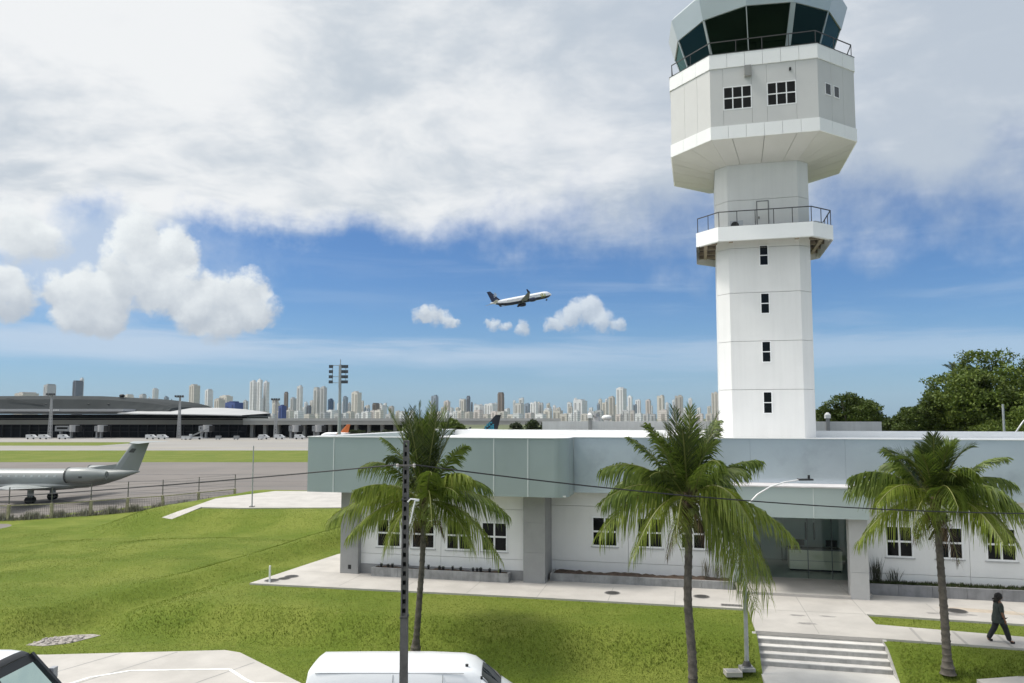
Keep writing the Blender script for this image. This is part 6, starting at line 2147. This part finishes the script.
secs = [vsec(-2.56, 1.60, 0.70, 0.93), vsec(-2.50, HT - 0.08, 0.70, 0.95), vsec(-2.38, HT, 0.735), vsec(-1.2, HT + 0.01, 0.75), vsec(0.6, HT + 0.01, 0.75), vsec(1.55, HT - 0.02, 0.73), vsec(1.85, HT - 0.09, 0.70), vsec(2.04, HT - 0.22, 0.67)]
body_loft(secs).build('body', M_van, van, smooth=True)
# windscreen, bonnet, nose
ns = [(2.043, [(0.90, 0.32), (0.955, 0.62), (0.95, 1.05), (0.90, 1.38), (0.73, HT - 0.36), (0.69, HT - 0.275), (0.61, HT - 0.235), (0.37, HT - 0.21), (0.02, HT - 0.205)]),
      (2.55, [(0.89, 0.30), (0.945, 0.6), (0.93, 0.95), (0.90, 1.12), (0.87, 1.235), (0.82, 1.27), (0.72, 1.29), (0.42, 1.31), (0.02, 1.315)]),
      (2.95, [(0.82, 0.28), (0.86, 0.55), (0.84, 0.80), (0.80, 0.95), (0.76, 1.02), (0.70, 1.05), (0.6, 1.07), (0.36, 1.085), (0.02, 1.09)]),
      (3.12, [(0.70, 0.32), (0.74, 0.5), (0.72, 0.66), (0.68, 0.75), (0.62, 0.80), (0.56, 0.82), (0.48, 0.83), (0.3, 0.84), (0.02, 0.845)])]
body_loft(ns).build('bonnet', M_van, van, smooth=True)
ws = MB()
a = [(2.055, y, HT - 0.20 - 0.05 * (abs(y) / 0.62) ** 2) for y in np.linspace(-0.66, 0.66, 9)]
b = [(2.56, y * 1.18, 1.325 - 0.03 * (abs(y) / 0.62) ** 2) for y in np.linspace(-0.66, 0.66, 9)]
ws.loft([a, b], caps=False, closed=False).build('windscreen', M_wsc, van, smooth=True)
MB().box(2.03, 2.09, -0.70, -0.62, HT - 0.30, HT - 0.235).box(2.03, 2.09, 0.62, 0.70, HT - 0.30, HT - 0.235).build('pillar_trim', M_trim, van)
for s in (-1, 1):
    MB().prism_y([(1.15, 1.20), (2.35, 1.20), (1.98, 1.62), (1.15, 1.66)], s * 0.935 - 0.012, s * 0.935 + 0.012).build('side_window', M_wsc, van)
    m = MB()
    for x in (1.05, -0.25):
        m.bar((x, s * 0.957, 0.45), (x, s * 0.957, 1.05), 0.012, 0.01).bar((x, s * 0.957, 1.05), (x, s * 0.922, 1.47), 0.012, 0.01).bar((x, s * 0.922, 1.47), (x, s * 0.822, HT - 0.14), 0.012, 0.01)
    m.build('door_seam', mat('seam_grey', (0.16, 0.165, 0.17), 0.6), van)
    MB().bar((-2.3, s * 0.80, HT - 0.10), (1.6, s * 0.80, HT - 0.11), 0.02, 0.012).build('gutter', mat('gutter_grey', (0.35, 0.36, 0.37), 0.5), van)
    for x in (-1.75, 2.0):
        w = MB().cyl(0, 0, -0.11, 0.11, 0.34, 24).build('wheel', M_rubber, van, smooth=True)
        w.rotation_euler = (R(90), 0, 0)
        w.location = (x, s * 0.87, 0.34)
        MB().cyl(0, 0, -0.115, 0.115, 0.2, 20).build('rim', M_alu, w)
    MB().box(2.72, 2.98, s * 0.72 - 0.14, s * 0.72 + 0.14, 0.78, 0.94).build('headlight', mat('lamp_glass', (0.6, 0.62, 0.64), 0.1), van)
    MB().box(1.92, 2.02, s * 1.08 - 0.10, s * 1.08 + 0.10, 1.18, 1.44).build('mirror', M_trim, van)
MB().bar((-2.43, -0.60, HT - 0.055), (-2.43, -0.30, HT - 0.045), 0.03, 0.02).build('high_brake_light', mat('brake_red', (0.12, 0.012, 0.012), 0.3), van)
MB().box(1.62, 1.70, -0.50, -0.44, HT - 0.03, HT + 0.02).build('aerial_foot', M_trim, van)

bus = empty('white_minibus', (-13.45, 20.3, -0.95), 0, 'white minibus at the corner with a black framed windscreen', 'minibus')
BT = 2.15


def bsec(x, top, rw, waist=0.97):
    return (x, [(0.92, 0.35), (0.98, 0.7), (waist, 1.2), (waist * 0.95, 1.65), (rw + 0.09, top - 0.14), (rw + 0.03, top - 0.05), (rw - 0.08, top - 0.01), (rw * 0.5, top + 0.015), (0.02, top + 0.02)])


body_loft([bsec(-5.2, BT - 0.1, 0.74), bsec(-5.0, BT, 0.78), bsec(-2, BT + 0.02, 0.80), bsec(-0.4, BT + 0.0, 0.80), bsec(-0.10, BT - 0.03, 0.79)]).build('body', M_van, bus, smooth=True)
body_loft([bsec(-0.097, BT - 0.035, 0.795), bsec(0.03, BT - 0.07, 0.78), bsec(0.10, BT - 0.13, 0.775)]).build('roof_visor', M_trim, bus, smooth=True)
# raked screen: two black pillars, pale reflections in the glass, dashboard inside
xa, za, xb, zb_ = 0.10, BT - 0.14, 0.86, 1.12
for s in (-1, 1):
    MB().bar((xa, s * 0.80, za), (xb, s * 0.92, zb_), 0.13, 0.12).build('pillar', M_trim, bus)
MB().loft([[(xa, y * 0.76, za) for y in (-1, -.5, 0, .5, 1)], [(xb, y * 0.88, zb_) for y in (-1, -.5, 0, .5, 1)]], caps=False, closed=False).build('windscreen', glass_mat('bus_glass', (0.62, 0.74, 0.70), 0.02, refl=(0.62, 0.76, 0.68)), bus)
body_loft([(0.2, [(0.92, 0.35), (0.98, 0.7), (0.97, 1.0), (0.93, 1.06), (0.85, 1.08), (0.6, 1.09), (0.4, 1.1), (0.2, 1.1), (0.02, 1.1)]),
           (0.90, [(0.90, 0.35), (0.95, 0.7), (0.94, 0.98), (0.90, 1.04), (0.82, 1.06), (0.6, 1.07), (0.4, 1.08), (0.2, 1.08), (0.02, 1.08)]),
           (1.75, [(0.78, 0.35), (0.82, 0.6), (0.80, 0.78), (0.76, 0.84), (0.70, 0.86), (0.5, 0.87), (0.35, 0.88), (0.2, 0.88), (0.02, 0.88)])]).build('bonnet', M_van, bus, smooth=True)
sb_ = lambda f, w: [(xa + (xb - xa) * f - 0.01, y * (0.77 + 0.12 * f), za + (zb_ - za) * f + 0.012) for y in (-1, -.5, 0, .5, 1)]
MB().loft([sb_(-0.03, 0), sb_(0.22, 0)], caps=False, closed=False).build('screen_shade', M_trim, bus)
MB().box(0.2, 0.75, -0.8, 0.8, 1.085, 1.16).build('dashboard', M_trim, bus)
for s in (-1, 1):
    MB().prism_y([(-1.25, 1.22), (0.66, 1.15), (0.02, 1.92), (-1.25, 1.95)], s * 0.93 - 0.012, s * 0.93 + 0.012).build('side_window', M_wsc, bus)
    MB().box(0.50, 0.64, s * 1.10 - 0.10, s * 1.10 + 0.10, 1.25, 1.55).build('mirror', mat('mirror_grey', (0.35, 0.36, 0.38), 0.4), bus)
    for x in (-3.9, 0.9):
        w = MB().cyl(0, 0, -0.12, 0.12, 0.36, 24).build('wheel', M_rubber, bus, smooth=True)
        w.rotation_euler = (R(90), 0, 0)
        w.location = (x, s * 0.90, 0.36)
for y in (-0.42, 0.42):
    MB().box(-0.75, -0.60, y - 0.24, y + 0.24, 0.7, 1.45).box(-0.74, -0.64, y - 0.13, y + 0.13, 1.452, 1.68).build('seat', mat('seat_fabric', (0.55, 0.55, 0.52), 0.9), bus)
MB().box(-0.40, -0.36, -0.05, 0.05, BT - 0.01, BT + 0.06).build('aerial_foot', M_trim, bus)
MB().box(0.02, 0.10, -0.25, 0.25, 1.72, 1.82).build('rear_view_mirror', M_trim, bus)


# ------------------------------------------------------------------ person walking
def skin(name, joints, edges, material, root=0, sub=2, parent=None, loc=None, rotz=0.0):
    """joints: (x, y, z, rx, ry); a skinned skeleton frozen to one continuous mesh"""
    me = bpy.data.meshes.new(name)
    me.from_pydata([j[:3] for j in joints], edges, [])
    ob = bpy.data.objects.new(name, me)
    COL.objects.link(ob)
    ob.modifiers.new('skin', 'SKIN')
    if not me.skin_vertices:
        bpy.context.view_layer.objects.active = ob
    sv = me.skin_vertices[0].data
    for i, j in enumerate(joints):
        sv[i].radius = (j[3], j[4] if len(j) > 4 else j[3])
        sv[i].use_root = (i == root)
    ms = ob.modifiers.new('sub', 'SUBSURF')
    ms.levels = sub
    ms.render_levels = sub
    dg = bpy.context.evaluated_depsgraph_get()
    dg.update()
    nm = bpy.data.meshes.new_from_object(ob.evaluated_get(dg))
    bpy.data.objects.remove(ob)
    nm.materials.clear()
    nm.materials.append(material)
    nm.polygons.foreach_set('use_smooth', [True] * len(nm.polygons))
    o = bpy.data.objects.new(name, nm)
    COL.objects.link(o)
    if parent is not None:
        o.parent = parent
    if loc is not None:
        o.location = loc
    o.rotation_euler = (0, 0, rotz)
    return o


M_skin = mat('brown_skin', (0.24, 0.115, 0.065), 0.5, 0.06, 8)
J, E_ = [], []


def j(x, y, z, rx, ry=None, link=None):
    J.append((x, y, z, rx, ry or rx))
    if link is not None:
        E_.append((link, len(J) - 1))
    return len(J) - 1


# facing +x; stride: far leg trails, near leg leads
pel = j(0, 0, 0.90, 0.150, 0.170)
ab = j(-0.005, 0, 1.06, 0.135, 0.155, pel)
ch = j(0.0, 0, 1.24, 0.135, 0.165, ab)
up_ = j(0.01, 0, 1.37, 0.095, 0.12, ch)
nk = j(0.035, 0, 1.455, 0.052, 0.052, up_)
hd = j(0.065, 0, 1.545, 0.082, 0.076, nk)
ht = j(0.065, 0, 1.625, 0.078, 0.072, hd)
tp_ = j(0.055, 0, 1.665, 0.045, 0.045, ht)


def leg(side, pts, rs):
    k = pel
    for p, r in zip(pts, rs):
        k = j(p[0], side + p[1], p[2], r, None, k)
    return k


leg(0.10, [(-0.03, 0, 0.80), (-0.10, 0, 0.50), (-0.28, 0, 0.20), (-0.345, 0, 0.085)], [0.098, 0.070, 0.052, 0.042])
fb = len(J) - 1
j(-0.22, 0.10, 0.045, 0.036, 0.042, fb)
leg(-0.10, [(0.05, 0, 0.80), (0.165, 0, 0.50), (0.25, 0, 0.20), (0.285, 0, 0.085)], [0.098, 0.070, 0.052, 0.042])
ff = len(J) - 1
j(0.42, -0.10, 0.045, 0.036, 0.042, ff)


def arm(s, pts, rs):
    k = up_
    for p, r in zip(pts, rs):
        k = j(p[0], s * p[1], p[2], r, None, k)
    # hand: palm then five fingers
    w = Vector(J[k][:3])
    palm_ = j(w.x + 0.02, w.y, w.z - 0.055, 0.026, 0.036, k)
    for q, (ox, ln) in enumerate(((-0.026, 0.062), (-0.009, 0.078), (0.009, 0.082), (0.026, 0.072))):
        a = j(w.x + 0.025 + ox, w.y, w.z - 0.105, 0.0095, None, palm_)
        b = j(w.x + 0.032 + ox, w.y - s * 0.006, w.z - 0.105 - ln * 0.55, 0.0085, None, a)
        j(w.x + 0.030 + ox, w.y - s * 0.022, w.z - 0.105 - ln, 0.007, None, b)
    a = j(w.x + 0.058, w.y - s * 0.01, w.z - 0.055, 0.010, None, palm_)
    j(w.x + 0.072, w.y - s * 0.018, w.z - 0.10, 0.008, None, a)


arm(-1, [(0.01, 0.175, 1.355), (0.02, 0.225, 1.09), (0.075, 0.205, 0.90), (0.10, 0.20, 0.845)], [0.055, 0.042, 0.034, 0.026])
arm(1, [(0.01, 0.175, 1.355), (-0.04, 0.225, 1.09), (0.04, 0.205, 0.88), (0.07, 0.20, 0.825)], [0.055, 0.042, 0.034, 0.026])
PW = Vector((16.50, 25.70, 0.004))
per = skin('person', J, E_, M_skin, 0, 2, None, PW, R(-10))
tag(per, 'person in dark green top and dark trousers walking along the footpath', 'person')
# face: nose, eyes, mouth; ears
MB().ball((0.150, 0, 1.555), 0.017, 8, 6, (1.2, 0.8, 1.3)).build('nose', M_skin, per, smooth=True)
for s in (-1, 1):
    MB().ball((0.135, s * 0.031, 1.582), 0.011, 8, 6).build('eye', mat('eye_dark', (0.03, 0.025, 0.02), 0.2), per, smooth=True)
    MB().ball((0.055, s * 0.078, 1.56), 0.022, 8, 6, (0.8, 0.4, 1.3)).build('ear', M_skin, per, smooth=True)
MB().ball((0.139, 0, 1.517), 0.016, 8, 6, (0.6, 1.5, 0.45)).build('mouth', mat('lip_brown', (0.16, 0.06, 0.05), 0.5), per, smooth=True)
# hair: dark curls to the neck
M_hair = mat('dark_curly_hair', (0.012, 0.010, 0.009), 0.7, 0.3, 40, 0.8, 60)
hm = MB().ball((0.030, 0, 1.595), 0.118, 18, 12, (0.98, 0.98, 1.0)).ball((-0.045, 0, 1.50), 0.098, 14, 10, (0.8, 1.05, 1.25))
rr = random.Random(2)
for k in range(95):
    a, b = rr.uniform(0, 6.28), rr.uniform(-0.4, 1.4)
    d = Vector((math.cos(a) * math.cos(b), math.sin(a) * math.cos(b), math.sin(b)))
    if d.x > 0.55 and d.z < 0.45:
        continue
    hm.ball(Vector((0.030, 0, 1.595)) + d * 0.112, rr.uniform(0.022, 0.036), 7, 5)
for k in range(50):
    hm.ball((-0.05 + rr.uniform(-0.075, 0.05), rr.uniform(-0.11, 0.11), rr.uniform(1.39, 1.53)), rr.uniform(0.022, 0.036), 7, 5)
hm.build('hair', M_hair, per, smooth=True)
# clothes follow the body
M_top = mat('dark_green_cloth', (0.036, 0.046, 0.040), 0.9, 0.2, 12, 0.3, 40)
M_trs = mat('charcoal_cloth', (0.017, 0.018, 0.022), 0.9, 0.2, 12, 0.3, 40)
tm = MB()
prof_t = [(0.70, 0.205, 0.235, -0.01), (0.76, 0.21, 0.24, -0.01), (0.88, 0.205, 0.228, -0.012), (1.02, 0.175, 0.198, -0.008), (1.14, 0.165, 0.19, 0.0), (1.26, 0.160, 0.205, 0.004), (1.335, 0.138, 0.195, 0.008), (1.385, 0.105, 0.145, 0.012), (1.425, 0.070, 0.085, 0.022), (1.45, 0.056, 0.062, 0.03)]
rr = random.Random(8)
tm.loft([[(ox + rx * math.cos(2 * math.pi * k / 20) * (1 + 0.025 * math.sin(k * 2.3 + z * 9)), ry * math.sin(2 * math.pi * k / 20), z) for k in range(20)] for z, rx, ry, ox in prof_t])
for s, ex in ((-1, 0.018), (1, -0.035)):
    tm.tube([(0.008, s * 0.13, 1.35), (0.01, s * 0.18, 1.325), (0.010 + ex * 0.4, s * 0.205, 1.24), (0.010 + ex * 0.9, s * 0.224, 1.10)], [0.070, 0.076, 0.072, 0.070], 12)
tm.build('tunic', M_top, per, smooth=True)
J, E_ = [], []
a = j(0, 0, 0.92, 0.152, 0.178)
for side, pts in ((0.10, [(-0.03, 0, 0.79), (-0.10, 0, 0.50), (-0.275, 0, 0.21), (-0.338, 0, 0.075)]), (-0.10, [(0.05, 0, 0.79), (0.165, 0, 0.50), (0.248, 0, 0.21), (0.283, 0, 0.075)])):
    k = a
    for p_, r_ in zip(pts, (0.125, 0.102, 0.088, 0.080)):
        k = j(p_[0], side + p_[1], p_[2], r_, None, k)
skin('trousers', J, E_, M_trs, 0, 2, per)
for x, y, tl in ((-0.335, 0.10, 0.10), (0.295, -0.10, 0.0)):
    J, E_ = [], []
    a = j(x - 0.035, y, 0.050 + tl * 0.4, 0.046, 0.044)
    b = j(x + 0.06, y, 0.045 + tl * 0.1, 0.044, 0.048, a)
    c = j(x + 0.155, y, 0.034, 0.033, 0.046, b)
    d = j(x, y, 0.11 + tl * 0.3, 0.05, 0.05, a)
    skin('shoe', J, E_, M_black, 0, 2, per)
per.scale = (0.95, 0.95, 0.95)

# ------------------------------------------------------------------ humid air between here and the city
hz_o = MB().box(-3620, 3620, -320, 4620, -3.6, 150).build('haze', mat('air', (1, 1, 1)))
hm_ = hz_o.data.materials[0]
for n_ in list(hm_.node_tree.nodes):
    if n_.type == 'BSDF_PRINCIPLED':
        hm_.node_tree.nodes.remove(n_)
pv = hm_.node_tree.nodes.new('ShaderNodeVolumePrincipled')
pv.inputs['Color'].default_value = (0.86, 0.92, 1.0, 1)
pv.inputs['Density'].default_value = 0.000025
hm_.node_tree.links.new(pv.outputs[0], hm_.node_tree.nodes['Material Output'].inputs['Volume'])
tag(hz_o, 'thin bluish haze of humid air over the whole place', 'haze', kind='stuff')
